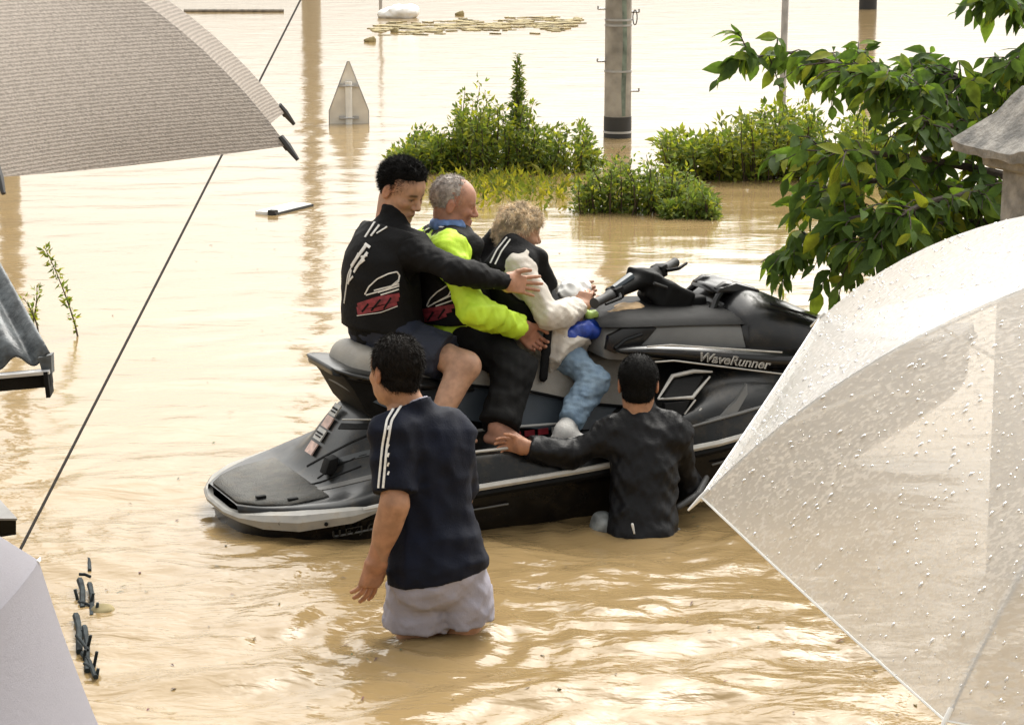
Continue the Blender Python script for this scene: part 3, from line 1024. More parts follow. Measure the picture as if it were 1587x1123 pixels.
def cage(name, st, matl, level=2, capends=False, ring=False, side=0, parent=None, angle=None):
    """st: list of (x, [(y, z), ...]) half profiles. side 0 mirrors across the centre, -1/+1 builds a closed ring on one side"""
    rows = []
    for x, pr in st:
        if side == 0:
            a = [(x, -y, z) for y, z in pr]
            bb = [(x, y, z) for y, z in pr[::-1]]
            if abs(pr[-1][0]) < 1e-6:
                bb = bb[1:]
            rows.append(a + bb)
        else:
            rows.append([(x, side * y, z) for y, z in pr])
    Vv, Ff = loft(rows, closed=ring, capends=capends)
    mb = MB(); mb.add(Vv, Ff)
    o = mb.build(name, matl, parent or ski, angle=180)
    if level:
        md = o.modifiers.new('sub', 'SUBSURF'); md.levels = level; md.render_levels = level
        md.boundary_smooth = 'PRESERVE_CORNERS'
    return o

Wx = [0.0, 0.06, 0.16, 0.32, 0.6, 1.3, 1.9, 2.3, 2.8, 3.2, 3.48]
Ww = [0.22, 0.32, 0.43, 0.525, 0.57, 0.60, 0.585, 0.54, 0.40, 0.22, 0.03]
Wz = [0.07, 0.07, 0.076, 0.092, 0.125, 0.15, 0.175, 0.21, 0.275, 0.33, 0.38]
wx = lambda x: float(np.interp(x, Wx, Ww))
wz = lambda x: float(np.interp(x, Wx, Wz))

cage('hull', [(x, [(wx(x), wz(x)), (wx(x) - 0.012, wz(x) - 0.04), (wx(x) - 0.05, wz(x) - 0.10), (wx(x) * 0.84, wz(x) - 0.22), (wx(x) * 0.4, min(-0.27, wz(x) - 0.45) + 0.05 + max(0, x - 2.4) * 0.34), (0, -0.33 + max(0, x - 2.4) * 0.42)]) for x in Wx], M_gloss, 2, capends=True)
def dk(x, *p):
    return (x, [(wx(x), wz(x)), (wx(x) - 0.008, wz(x) + 0.035)] + list(p))
cage('deck', [
    dk(0.0, (0.20, 0.112), (0.19, 0.115), (0.17, 0.115), (0.15, 0.115), (0.12, 0.115), (0.07, 0.115), (0, 0.115)),
    dk(0.06, (0.30, 0.116), (0.285, 0.118), (0.25, 0.116), (0.21, 0.116), (0.17, 0.116), (0.10, 0.116), (0, 0.116)),
    dk(0.16, (0.405, 0.124), (0.385, 0.130), (0.345, 0.122), (0.30, 0.12), (0.24, 0.12), (0.13, 0.12), (0, 0.12)),
    dk(0.32, (0.50, 0.135), (0.465, 0.145), (0.42, 0.138), (0.36, 0.135), (0.28, 0.132), (0.14, 0.132), (0, 0.132)),
    dk(0.38, (0.52, 0.148), (0.48, 0.157), (0.42, 0.15), (0.32, 0.15), (0.21, 0.165), (0.15, 0.17), (0, 0.17)),
    dk(0.46, (0.53, 0.168), (0.485, 0.178), (0.41, 0.18), (0.30, 0.21), (0.20, 0.28), (0.14, 0.295), (0, 0.295)),
    dk(0.57, (0.54, 0.195), (0.49, 0.207), (0.42, 0.225), (0.32, 0.29), (0.23, 0.385), (0.17, 0.42), (0, 0.42)),
    dk(0.70, (0.545, 0.235), (0.49, 0.248), (0.43, 0.265), (0.36, 0.325), (0.29, 0.385), (0.19, 0.42), (0, 0.43)),
    dk(0.80, (0.55, 0.275), (0.50, 0.285), (0.455, 0.25), (0.37, 0.24), (0.28, 0.30), (0.2, 0.42), (0, 0.43)),
    dk(0.87, (0.55, 0.272), (0.505, 0.28), (0.465, 0.19), (0.32, 0.175), (0.265, 0.26), (0.19, 0.42), (0, 0.42)),
    dk(1.3, (0.565, 0.262), (0.515, 0.268), (0.475, 0.18), (0.31, 0.165), (0.265, 0.24), (0.18, 0.36), (0, 0.37)),
    dk(1.62, (0.56, 0.285), (0.515, 0.295), (0.47, 0.20), (0.30, 0.185), (0.26, 0.25), (0.18, 0.34), (0, 0.35)),
    dk(1.72, (0.555, 0.295), (0.51, 0.31), (0.465, 0.25), (0.33, 0.26), (0.27, 0.32), (0.18, 0.36), (0, 0.38)),
    dk(1.84, (0.545, 0.305), (0.505, 0.335), (0.465, 0.345), (0.40, 0.37), (0.34, 0.42), (0.2, 0.46), (0, 0.47)),
    dk(2.0, (0.535, 0.315), (0.50, 0.355), (0.465, 0.385), (0.43, 0.42), (0.37, 0.47), (0.2, 0.5), (0, 0.5)),
    dk(2.3, (0.50, 0.325), (0.465, 0.365), (0.43, 0.39), (0.40, 0.42), (0.33, 0.46), (0.2, 0.49), (0, 0.5)),
    dk(2.8, (0.37, 0.345), (0.34, 0.365), (0.31, 0.38), (0.28, 0.40), (0.23, 0.42), (0.14, 0.435), (0, 0.44)),
    dk(3.2, (0.2, 0.37), (0.18, 0.38), (0.165, 0.388), (0.145, 0.395), (0.12, 0.40), (0.07, 0.405), (0, 0.41)),
    dk(3.48, (0.026, 0.41), (0.024, 0.412), (0.02, 0.414), (0.018, 0.416), (0.014, 0.418), (0.008, 0.42), (0, 0.42)),
], M_char, 2, capends=False)

# rub rail, white trim line and stern bumper
xs = np.linspace(0.36, 3.46, 30)
for sd_ in (-1, 1):
    MB().tube([(x, sd_ * (wx(x) + 0.006), wz(x) - 0.004) for x in xs], 0.024, 8, flat=0.8).build('rub_rail', M_black, ski)
    xs2 = np.linspace(0.40, 2.75, 26)
    MB().tube([(x, sd_ * (wx(x) + 0.020), wz(x) + 0.024) for x in xs2], [0.006 + 0.007 * math.sin(min(1, (i + 1) / 4) * 1.57) for i in range(26)], 6).build('trim_line', M_trim, ski)
    # corner bumper with facets
    path = [(0.46, 0.568, 0.120), (0.36, 0.548, 0.104), (0.18, 0.46, 0.084), (0.075, 0.355, 0.078), (0.01, 0.245, 0.074), (-0.018, 0.12, 0.072), (-0.018, 0.0, 0.072)]
    hs_ = [0.008, 0.024, 0.030, 0.026, 0.014, 0.010, 0.010]
    ws_ = [0.006, 0.020, 0.034, 0.030, 0.018, 0.014, 0.014]
    rows = []
    P_ = np.array(path); 
    for i in range(len(P_)):
        tg = unit(P_[min(i + 1, len(P_) - 1)] - P_[max(i - 1, 0)])
        nn = np.array([tg[1], -tg[0], 0]); nn = -nn if nn @ np.array([-0.3, 1, 0]) < 0 else nn
        nn = unit(nn)
        h_, w_ = hs_[i], ws_[i]
        rows.append([P_[i] + nn * a * w_ + np.array([0, 0, b_ * h_]) for a, b_ in ((1, -1), (1.15, 0.2), (0.55, 1.0), (-1.0, 1.25), (-1, -1))])
    rows = np.array(rows); rows[:, :, 1] *= sd_
    Vv, Ff = loft(rows, closed=True, capends=True)
    bo = MB().add(Vv, Ff).build('stern_bumper', M_bump, ski, angle=25)
    for k in ((0.11, 0.42), (0.26, 0.525)):
        MB().tube([(k[0], sd_ * k[1], 0.082), (k[0] - 0.006, sd_ * (k[1] + 0.012), 0.082)], 0.008, 8).build('screw', M_black, bo)
# traction mat on the swim platform
Vv, Ff = loft([[(x, y, z + 0.006) for y in np.linspace(-w, w, 9)] for x, w, z in ((0.01, 0.17, 0.117), (0.07, 0.265, 0.119), (0.17, 0.345, 0.123), (0.33, 0.355, 0.139))])
mm = MB().add(Vv, Ff).build('traction_mat', M_matg, ski)
sm = mm.modifiers.new('thick', 'SOLIDIFY'); sm.thickness = 0.006
for q in ((0.10, -0.20), (0.20, -0.30)):
    MB().box((q[0], q[1], 0.135), (0.02, 0.012, 0.006)).build('tie_eye', M_black, mm, bevel=0.003)
# labels on the sloping rear face of the hump
nrm = unit((-0.197, 0, 0.15))
for k, (u, hw, mt) in enumerate(((0.12, 0.16, M_orange), (0.38, 0.17, M_trim), (0.62, 0.15, M_orange), (0.85, 0.14, M_trim))):
    c = np.array([0.395, 0, 0.205]) * (1 - u) + np.array([0.545, 0, 0.402]) * u + nrm * 0.007 + np.array([0, 0.13, 0])
    tx = unit((0.15, 0, 0.197))
    Mx = np.stack([tx, [0, 1, 0], np.cross(tx, [0, 1, 0])], 1)
    lb = MB().box(c - np.array([0, 0.05, 0]), (0.026, hw * 0.26, 0.003), Mx).build('warning_label', mt, ski)
    if mt is M_trim:
        MB().box(c - np.array([0, 0.05, 0]) + nrm * 0.005 + tx * 0.004, (0.004, hw * 0.2, 0.002), Mx).box(c - np.array([0, 0.05, 0]) + nrm * 0.005 - tx * 0.01, (0.003, hw * 0.17, 0.002), Mx).build('print', M_black, lb)
MB().prism([(0.36, 0.19), (0.41, 0.19), (0.425, 0.255), (0.385, 0.25)], -0.22, -0.15).build('latch', M_black, ski, bevel=0.006)
# hump side scoops

# seat
ST = [  # x, half width at edge, top z, boundary width, boundary z, skirt width, skirt z
    (0.505, 0.11, 0.575, 0.13, 0.53, 0.15, 0.50), (0.53, 0.15, 0.645, 0.18, 0.55, 0.19, 0.48), (0.585, 0.17, 0.672, 0.205, 0.55, 0.22, 0.46), (0.65, 0.18, 0.65, 0.215, 0.53, 0.24, 0.42),
    (0.72, 0.18, 0.61, 0.22, 0.51, 0.25, 0.40), (1.0, 0.175, 0.60, 0.225, 0.475, 0.265, 0.34), (1.25, 0.17, 0.565, 0.225, 0.42, 0.275, 0.27), (1.5, 0.155, 0.535, 0.235, 0.34, 0.275, 0.235),
    (1.75, 0.13, 0.495, 0.235, 0.29, 0.262, 0.25), (1.9, 0.10, 0.455, 0.185, 0.31, 0.21, 0.28), (1.96, 0.06, 0.42, 0.10, 0.35, 0.14, 0.30)]
seat = cage('seat', [(x, [(wb, zb), (wb - 0.004, zb + 0.02), (w + 0.018, zt - 0.045), (w, zt - 0.012), (w * 0.6, zt), (0, zt + 0.004)]) for x, w, zt, wb, zb, wk, zk in ST], M_seat, 2, capends=True)
cage('seat_side', [(x, [(wk, zk), (wk - 0.01, zk + 0.02), (wb - 0.012, zb - 0.015), (wb - 0.006, zb + 0.006), (wb - 0.03, zb + 0.01), (0, zb + 0.01)]) for x, w, zt, wb, zb, wk, zk in ST], M_blue, 2, capends=True)
for sd_ in (-1, 1):
    MB().tube([(x, sd_ * (wb + 0.001), zb + 0.003) for x, w, zt, wb, zb, wk, zk in ST[1:]], 0.006, 6).build('seam_piping', M_black, seat)
# rear grab wing and its support
wing = cage('grab_wing', [(0.435, [(0.17, 0.600), (0.16, 0.606), (0, 0.606), ]), (0.47, [(0.26, 0.585), (0.25, 0.606), (0, 0.606)]), (0.62, [(0.29, 0.54), (0.28, 0.575), (0, 0.578)]), (0.85, [(0.275, 0.49), (0.27, 0.53), (0, 0.53)]), (1.0, [(0.25, 0.46), (0.24, 0.49), (0, 0.49)])], M_char, 2)
so = wing.modifiers.new('thick', 'SOLIDIFY'); so.thickness = 0.03; so.offset = -1
MB().prism([(0.455, 0.585), (0.62, 0.555), (0.85, 0.50), (0.85, 0.36), (0.60, 0.36), (0.55, 0.42), (0.50, 0.52)], -0.215, 0.215).build('seat_support', M_black, ski, bevel=0.012)

# steering console, side fairings, hood
cage('console', [
    (1.545, [(0.25, 0.545), (0.25, 0.55), (0.24, 0.56), (0.18, 0.565), (0, 0.565)]), (1.565, [(0.275, 0.53), (0.275, 0.56), (0.265, 0.62), (0.2, 0.645), (0, 0.65)]),
    (1.61, [(0.295, 0.52), (0.295, 0.58), (0.283, 0.665), (0.22, 0.688), (0, 0.69)]), (1.9, [(0.32, 0.50), (0.32, 0.57), (0.30, 0.65), (0.24, 0.672), (0, 0.672)]),
    (2.2, [(0.335, 0.47), (0.335, 0.53), (0.305, 0.622), (0.24, 0.645), (0, 0.645)]), (2.26, [(0.325, 0.46), (0.325, 0.52), (0.295, 0.60), (0.22, 0.62), (0, 0.62)])], M_silver, 2, capends=True)
# dark lid on top and the dark pocket on the side
cage('console_lid', [(1.555, [(0.26, 0.66), (0.235, 0.690), (0, 0.70)]), (1.62, [(0.295, 0.655), (0.26, 0.698), (0, 0.703)]), (1.9, [(0.312, 0.638), (0.272, 0.682), (0, 0.688)]), (2.28, [(0.315, 0.600), (0.27, 0.642), (0, 0.655)])], M_black, 1)
pk = MB()
poly = [(1.565, 0.57), (1.58, 0.625), (1.64, 0.648), (1.79, 0.637), (1.75, 0.60), (1.70, 0.562), (1.60, 0.552)]
yy = lambda x, z: -(np.interp(x, [1.5, 1.58, 1.9], [0.26, 0.295, 0.32]) - max(0, z - 0.58) * 0.16) - 0.004
pk.add([(x, yy(x, z), z) for x, z in poly] + [(x, yy(x, z) + 0.03, z) for x, z in poly], [tuple(range(7)), tuple(range(13, 6, -1))] + [((k + 1) % 7, k, k + 7, (k + 1) % 7 + 7) for k in range(7)])
pk.build('side_pocket', M_gloss, ski, bevel=0.003)
MB().tube([(1.60, yy(1.6, 0.575) - 0.004, 0.575), (1.65, yy(1.65, 0.605) - 0.006, 0.605), (1.72, yy(1.72, 0.615) - 0.006, 0.62)], 0.006, 6).build('pocket_rib', M_char, ski)
fair = {}
for sd_ in (-1, 1):
    fair[sd_] = cage('side_fairing', [(1.585, [(0.30, 0.558), (0.34, 0.562), (0.34, 0.575), (0.30, 0.582)]), (1.66, [(0.30, 0.535), (0.40, 0.548), (0.395, 0.583), (0.30, 0.59)]), (1.78, [(0.30, 0.51), (0.43, 0.528), (0.422, 0.583), (0.31, 0.592)]),
          (2.3, [(0.30, 0.385), (0.445, 0.412), (0.43, 0.49), (0.31, 0.515)]), (2.7, [(0.25, 0.345), (0.385, 0.372), (0.365, 0.435), (0.24, 0.47)]), (3.1, [(0.12, 0.355), (0.24, 0.372), (0.22, 0.412), (0.12, 0.435)]), (3.4, [(0.03, 0.37), (0.07, 0.38), (0.06, 0.405), (0.02, 0.415)])],
          M_gloss, 1, ring=True, capends=True, side=sd_)
    for (z1, z2, dy) in ((0.587, 0.497, 0.414), (0.526, 0.408, 0.436)):
        MB().tube([(1.70, sd_ * (dy - 0.02), z1 - 0.002), (1.80, sd_ * dy, z1 - 0.003), (2.3, sd_ * (dy + 0.012), z2)], 0.0035, 6).build('pinstripe', M_trim, fair[sd_])
hood = cage('hood', [
    (2.15, [(0.338, 0.475), (0.337, 0.535), (0.306, 0.622), (0.2, 0.648), (0, 0.65)]), (2.20, [(0.34, 0.48), (0.335, 0.56), (0.31, 0.65), (0.17, 0.69), (0, 0.70)]), (2.27, [(0.335, 0.50), (0.325, 0.60), (0.275, 0.69), (0.13, 0.735), (0, 0.742)]), (2.35, [(0.33, 0.49), (0.32, 0.585), (0.27, 0.668), (0.13, 0.708), (0, 0.714)]),
    (2.52, [(0.325, 0.46), (0.31, 0.545), (0.26, 0.60), (0.13, 0.628), (0, 0.632)]), (2.72, [(0.30, 0.43), (0.275, 0.47), (0.21, 0.505), (0.11, 0.523), (0, 0.528)]),
    (3.05, [(0.215, 0.40), (0.19, 0.42), (0.14, 0.435), (0.07, 0.445), (0, 0.448)]), (3.42, [(0.05, 0.40), (0.04, 0.41), (0.03, 0.415), (0.015, 0.418), (0, 0.42)])], M_gloss, 2, capends=True)
for sd_ in (-1, 1):
    MB().tube([(2.33, sd_ * 0.278, 0.672), (2.52, sd_ * 0.262, 0.602), (2.72, sd_ * 0.212, 0.51)], 0.006, 6).build('hood_line', M_char, hood)
    # visor strut: lip sweeping back over the console and a strut down to it
    MB().tube([(2.34, sd_ * 0.10, 0.690), (2.26, sd_ * 0.10, 0.722), (2.20, sd_ * 0.10, 0.733), (2.165, sd_ * 0.10, 0.722)], [0.026, 0.028, 0.024, 0.014], 8).build('visor_lip', M_gloss, hood)
    MB().tube([(2.19, sd_ * 0.11, 0.722), (2.15, sd_ * 0.13, 0.685), (2.12, sd_ * 0.15, 0.645)], [0.016, 0.014, 0.022], 8).build('visor_strut', M_gloss, hood)
MB().prism([(2.155, 0.712), (2.17, 0.735), (2.25, 0.748), (2.36, 0.708), (2.36, 0.66), (2.29, 0.695), (2.21, 0.708)], -0.13, 0.13).build('visor', M_gloss, hood, bevel=0.01)

# handlebar turned hard over to starboard
hb = Field()
hb.box((1.99, 0, 0.69), (0.05, 0.085, 0.045), frame((1, 0, -0.5), (0.5, 0, 1)), rad=0.02, k=0.03).box((1.93, 0, 0.73), (0.03, 0.06, 0.04), frame((1, -0.3, -0.9), (0.9, 0, 1)), rad=0.015, k=0.04).box((1.875, 0, 0.795), (0.035, 0.05, 0.016), frame((0.7, 0.7, -0.3), (0.3, 0, 1)), rad=0.012, k=0.03)
gS, gP = Kpx(921, 470, -0.21), Kpx(1046, 407, 0.20)
ctr = np.array([1.875, 0, 0.785])
hb.cap(ctr, ctr + (gS - ctr) * 0.5, 0.036, 0.026, k=0.03).cap(ctr, ctr + (gP - ctr) * 0.45, 0.036, 0.026, k=0.03)
V, Q = hb.mesh(0.007)
bar = link('steering_cover', mesh_np('steering_cover', V, Q), M_black, ski)
for g, nm in ((gS, 1), (gP, 1)):
    d = unit(g - ctr)
    MB().tube([ctr + (g - ctr) * 0.3, g - d * 0.115], 0.014, 10).build('handlebar_tube', M_steel, ski)
    MB().tube([g - d * 0.135, g - d * 0.12, g - d * 0.10, g - d * 0.02, g], [0.024, 0.026, 0.019, 0.019, 0.023], 12).build('grip', M_dark, ski)
    perp = unit(np.cross(d, [0, 0, 1.0]))
    perp = perp if perp[0] > 0 else -perp
    MB().box(g - d * 0.16, (0.03, 0.028, 0.026), frame(d, (0, 0, 1))).build('switch_box', M_black, ski, bevel=0.006)
    MB().tube([g - d * 0.15 + perp * 0.03, g - d * 0.10 + perp * 0.065, g + perp * 0.055], [0.008, 0.008, 0.006], 8).build('lever', M_black, ski)
MB().tube([ctr + (gS - ctr) * 0.25 + np.array([0, 0, 0.035]), ctr + (gS - ctr) * 0.62 + np.array([0, 0, 0.022])], [0.02, 0.014], 8).build('bar_pad', M_blue, ski)
for k, (dy_, sag_) in enumerate(((-0.05, 0.03), (-0.02, 0.05), (0.04, 0.035))):
    MB().tube([ctr + np.array([0.0, dy_ * 2.2, 0.0]), ctr + np.array([0.07, dy_ * 1.8, 0.0 - sag_]), (2.02, dy_, 0.70)], 0.007, 6).build('control_cable', M_dark, ski)
# mirror-like pod behind the bar
V, Q = Field().box((2.08, 0, 0.665), (0.04, 0.07, 0.02), rad=0.015).mesh(0.008)
link('gauge_pod', mesh_np('gauge_pod', V, Q), M_black, ski)

# side vents: white frame with dark openings
vf = MB()
def strip3(pts, w, y):
    return [(p[0], y, p[1]) for p in pts]
def ysid(x, z):
    return -float(np.interp(z, [0.25, 0.36, 0.42, 0.47], [0.535, 0.505, 0.455, 0.40])) - 0.012
for pts in ([(1.70, 0.385), (1.80, 0.455), (1.90, 0.462), (1.98, 0.452)], [(1.70, 0.385), (1.85, 0.375), (1.96, 0.437)], [(1.69, 0.315), (1.76, 0.30), (1.85, 0.305), (1.88, 0.33)], [(1.80, 0.315), (1.86, 0.365)]):
    vf.tube([(x, ysid(x, z) + 0.012, z) for x, z in pts], [0.004] + [0.009] * (len(pts) - 2) + [0.004], 6)
vf.build('vent_frame', M_trim, ski)
for poly in ([(1.725, 0.389), (1.80, 0.443), (1.93, 0.443), (1.85, 0.385)], [(1.71, 0.323), (1.72, 0.368), (1.83, 0.365), (1.79, 0.318)]):
    v = [(x, ysid(x, z) + 0.002, z) for x, z in poly]
    v2 = [(x, ysid(x, z) + 0.03, z) for x, z in poly]
    MB().add(v + v2, [(0, 1, 2, 3), (7, 6, 5, 4), (0, 4, 5, 1), (1, 5, 6, 2), (2, 6, 7, 3), (3, 7, 4, 0)]).build('vent_opening', M_black, ski)
# silver fin and trim lines on the bow flank
fin = [(1.88, 0.288), (1.95, 0.297), (2.03, 0.345), (2.10, 0.402), (2.085, 0.365), (2.03, 0.305), (1.965, 0.280)]
v = [(x, ysid(x, z) - 0.012, z) for x, z in fin]; v2 = [(x, y + 0.02, z) for x, y, z in v]
MB().add(v + v2, [tuple(range(7)), tuple(range(13, 6, -1))] + [((k + 1) % 7, k, k + 7, (k + 1) % 7 + 7) for k in range(7)]).build('flank_fin', M_silver, ski)
for sd_ in (-1, 1):
    MB().tube([(1.78, sd_ * 0.572, 0.272), (2.05, sd_ * 0.545, 0.298), (2.4, sd_ * 0.485, 0.325)], [0.005, 0.008, 0.004], 6).build('flank_line', M_silver, ski)
    MB().tube([(x, sd_ * (wx(x) - 0.03), wz(x) - 0.075) for x in np.linspace(1.9, 2.7, 8)], 0.005, 6).build('hull_line', M_silver, ski)
    MB().tube([(x, sd_ * (wx(x) - 0.026), wz(x) - 0.075) for x in np.linspace(0.30, 1.0, 8)], 0.004, 6).build('hull_line', M_silver, ski)
# footwell edge lines and inner print
MB().tube([(x, -0.287, z) for x, z in ((0.88, 0.31), (1.15, 0.30), (1.4, 0.285))], 0.006, 6).build('footwell_line', M_trim, ski)
MB().tube([(x, -0.53, z) for x, z in ((0.80, 0.286), (1.15, 0.278), (1.6, 0.292))], 0.006, 6).build('gunwale_line', M_trim, ski)
fm = MB(); Vv, Ff = loft([[(x, y, z) for y in np.linspace(-0.455, -0.325, 4)] for x, z in ((0.88, 0.19), (1.3, 0.182), (1.62, 0.20))]); fm.add(Vv, Ff)
fm.build('footwell_mat', M_matg, ski)
for k in range(5):
    MB().box((1.10 + 0.06 * k, -0.275, 0.262), (0.022, 0.003, 0.012)).build('footwell_print', M_red if k in (1, 2, 3) else M_trim, ski)

def text_mesh(body, size, shear=0.0, offset=0.0, extrude=0.0008, space=1.0):
    cu = bpy.data.curves.new('lettering', 'FONT')
    cu.body = body; cu.size = size; cu.shear = shear; cu.offset = offset; cu.extrude = extrude; cu.space_character = space
    o = bpy.data.objects.new('tmp', cu)
    COL.objects.link(o)
    dg = bpy.context.evaluated_depsgraph_get()
    me = bpy.data.meshes.new_from_object(o.evaluated_get(dg))
    bpy.data.objects.remove(o)
    me.materials.clear()
    return me
def put_text(name, body, size, loc, ux, uy, matl, parent, width=None, **kw):
    me = text_mesh(body, size, **kw)
    o = link(name, me, matl, parent)
    ux, uy = np.array(ux, float), np.array(uy, float)
    ux = unit(ux); uy = unit(uy - ux * (uy @ ux)); uz = np.cross(ux, uy)
    M4 = np.eye(4); M4[:3, 0], M4[:3, 1], M4[:3, 2], M4[:3, 3] = ux, uy, uz, loc
    if width:
        w = max(v.co.x for v in me.vertices)
        M4[:3, 0] *= width / w
    o.matrix_local = Matrix(M4.tolist())
    return o
tx = (1, -0.012, -0.225)
put_text('lettering', 'WaveRunner', 0.052, (1.90, -0.4475, 0.513), tx, (0, 0.13, 1), M_trim, fair[-1], width=0.34, shear=0.3, offset=0.0012)
put_text('lettering', 'WaveRunner', 0.052, (1.90, -0.4495, 0.513), tx, (0, 0.13, 1), M_gloss, fair[-1], width=0.34, shear=0.3, offset=-0.0016)
M_regis = mat('faded_letters', (0.06, 0.06, 0.055), 0.5)
put_text('registration_letters', 'U FZJ CT 1', 0.054, (0.29, -0.490, 0.010), (1, -0.17, 0.10), (0, -0.6, 1), M_regis, ski, width=0.24, offset=0.001)
put_text('registration_letters', 'U FZJ CT 1', 0.054, (0.29, -0.4925, 0.010), (1, -0.17, 0.10), (0, -0.6, 1), M_gloss, ski, width=0.24, offset=-0.0024)

# flank strips on the deck skin: painted shade for creases and slot, bright edge
def deck_strips():
    dg = bpy.context.evaluated_depsgraph_get()
    dg.update()
    deck = [o for o in ski.children if o.name.startswith('deck')][0]
    ev = deck.evaluated_get(dg)
    me = ev.to_mesh()
    V = [Vector(K(v.co)) for v in me.vertices]
    bv = BVHTree.FromPolygons(V, [tuple(p.vertices) for p in me.polygons])
    ev.to_mesh_clear()
    pp = Person.__new__(Person)
    pp.root = np.zeros(3); pp.t = None
    out = []
    for name, lines, w, mt in (('recess_shade', [[(527, 660), (550, 661), (580, 660)]], 0.030, M_black), ('edge_line', [[(531, 650), (560, 650), (590, 650)]], 0.006, M_trim),
            ('crease_shade', [[(476, 722), (510, 703), (545, 685), (585, 668)]], 0.009, M_black), ('crease_shade', [[(492, 741), (520, 722), (560, 706), (590, 700)]], 0.005, M_black),
            ('panel', [([(500, 726), (530, 712), (560, 704), (588, 698)], 0.028)], 0.02, M_slatep), ('crease_shade', [[(400, 772), (440, 760), (500, 746), (560, 722)]], 0.006, M_black),
            ('hull_patch', [([(430, 775), (470, 764), (530, 750), (580, 738)], 0.03)], 0.03, M_pale)):
        o = pp.ribbon(name, bv, lines, w, mt, None, lift=0.002, seg=12)
        if o is not None:
            o.parent = ski
            o.matrix_parent_inverse = Matrix.Identity(4)
            o.data.transform(SKI_M.inverted())
M_slatep = mat('slate_panel', (0.03, 0.034, 0.036), 0.35, metal=0.2, coat=0.3)
M_pale = mat('warm_grey_panel', (0.09, 0.086, 0.078), 0.45)
# ------------------------------------------------------------------ people
def skin_mat(name, col):
    m = mat(name, col, 0.5, spec=0.35, var=0.17, vscale=32, attr='Col', bump=0.08, bscale=220)
    b = m.node_tree.nodes['Principled BSDF']
    b.inputs['Subsurface Weight'].default_value = 0.12
    b.inputs['Subsurface Radius'].default_value = (0.012, 0.005, 0.003)
    b.inputs['Subsurface Scale'].default_value = 0.6
    return m
M_skinA = skin_mat('skin_tan', (0.35, 0.188, 0.112))
M_skinD = skin_mat('skin_light_tan', (0.40, 0.235, 0.155))
M_skinB = skin_mat('skin_ruddy', (0.38, 0.20, 0.135))
M_skinC = skin_mat('skin_fair', (0.42, 0.25, 0.165))
M_hairK = mat('black_hair', (0.004, 0.0035, 0.003), 0.65, spec=0.15, var=0.4, vscale=60)
M_hairB = mat('dark_brown_hair', (0.009, 0.0065, 0.0045), 0.65, spec=0.15, var=0.4, vscale=60)
M_hairG = mat('grey_hair', (0.34, 0.30, 0.27), 0.7, spec=0.3, var=0.35, vscale=60)
M_hairC = mat('curly_light_hair', (0.68, 0.55, 0.39), 0.65, spec=0.3, var=0.5, vscale=40)
M_wet = mat('black_neoprene', (0.0045, 0.0045, 0.005), 0.75, spec=0.18, var=0.3, vscale=12, bump=0.22, bscale=170)
M_vest = mat('black_vest', (0.005, 0.005, 0.0055), 0.75, spec=0.2, var=0.35, vscale=15, bump=0.3, bscale=80)
M_jacket = mat('wet_black_jacket', (0.0045, 0.0045, 0.0055), 0.48, spec=0.22, var=0.4, vscale=15, bump=0.22, bscale=170)
M_neon = mat('neon_yellow_green', (0.50, 0.74, 0.035), 0.6, var=0.12, vscale=9, bump=0.22, bscale=170)
M_cream = mat('cream_coat', (0.55, 0.51, 0.45), 0.8, var=0.12, vscale=9, bump=0.22, bscale=170)
M_navy = mat('navy_tee', (0.004, 0.006, 0.015), 0.8, spec=0.2, var=0.25, vscale=9, bump=0.22, bscale=170)
M_shortg = mat('pale_grey_shorts', (0.29, 0.28, 0.335), 0.75, var=0.12, vscale=10, bump=0.22, bscale=170)
M_shortn = mat('navy_shorts', (0.007, 0.011, 0.026), 0.7, var=0.3, vscale=14, bump=0.22, bscale=170)
M_trous = mat('black_trousers', (0.0045, 0.0045, 0.0045), 0.85, spec=0.2, var=0.4, vscale=12, bump=0.22, bscale=170)
M_jean = mat('washed_denim', (0.20, 0.275, 0.35), 0.85, spec=0.2, var=0.3, vscale=30, bump=0.2, bscale=170, col2=(0.14, 0.205, 0.28))
M_greyt = mat('wet_grey_trousers', (0.16, 0.17, 0.165), 0.4, spec=0.5, var=0.4, vscale=25, bump=0.22, bscale=170)
M_dblue = mat('denim_blue_collar', (0.09, 0.16, 0.33), 0.8, var=0.3, vscale=30)
M_print = mat('white_print', (0.70, 0.69, 0.66), 0.6, var=0.12, vscale=60)
M_redp = mat('dark_red_print', (0.20, 0.022, 0.032), 0.6, var=0.35, vscale=50)
M_sock = mat('white_sock', (0.72, 0.70, 0.66), 0.85, var=0.08, bump=0.3, bscale=120)

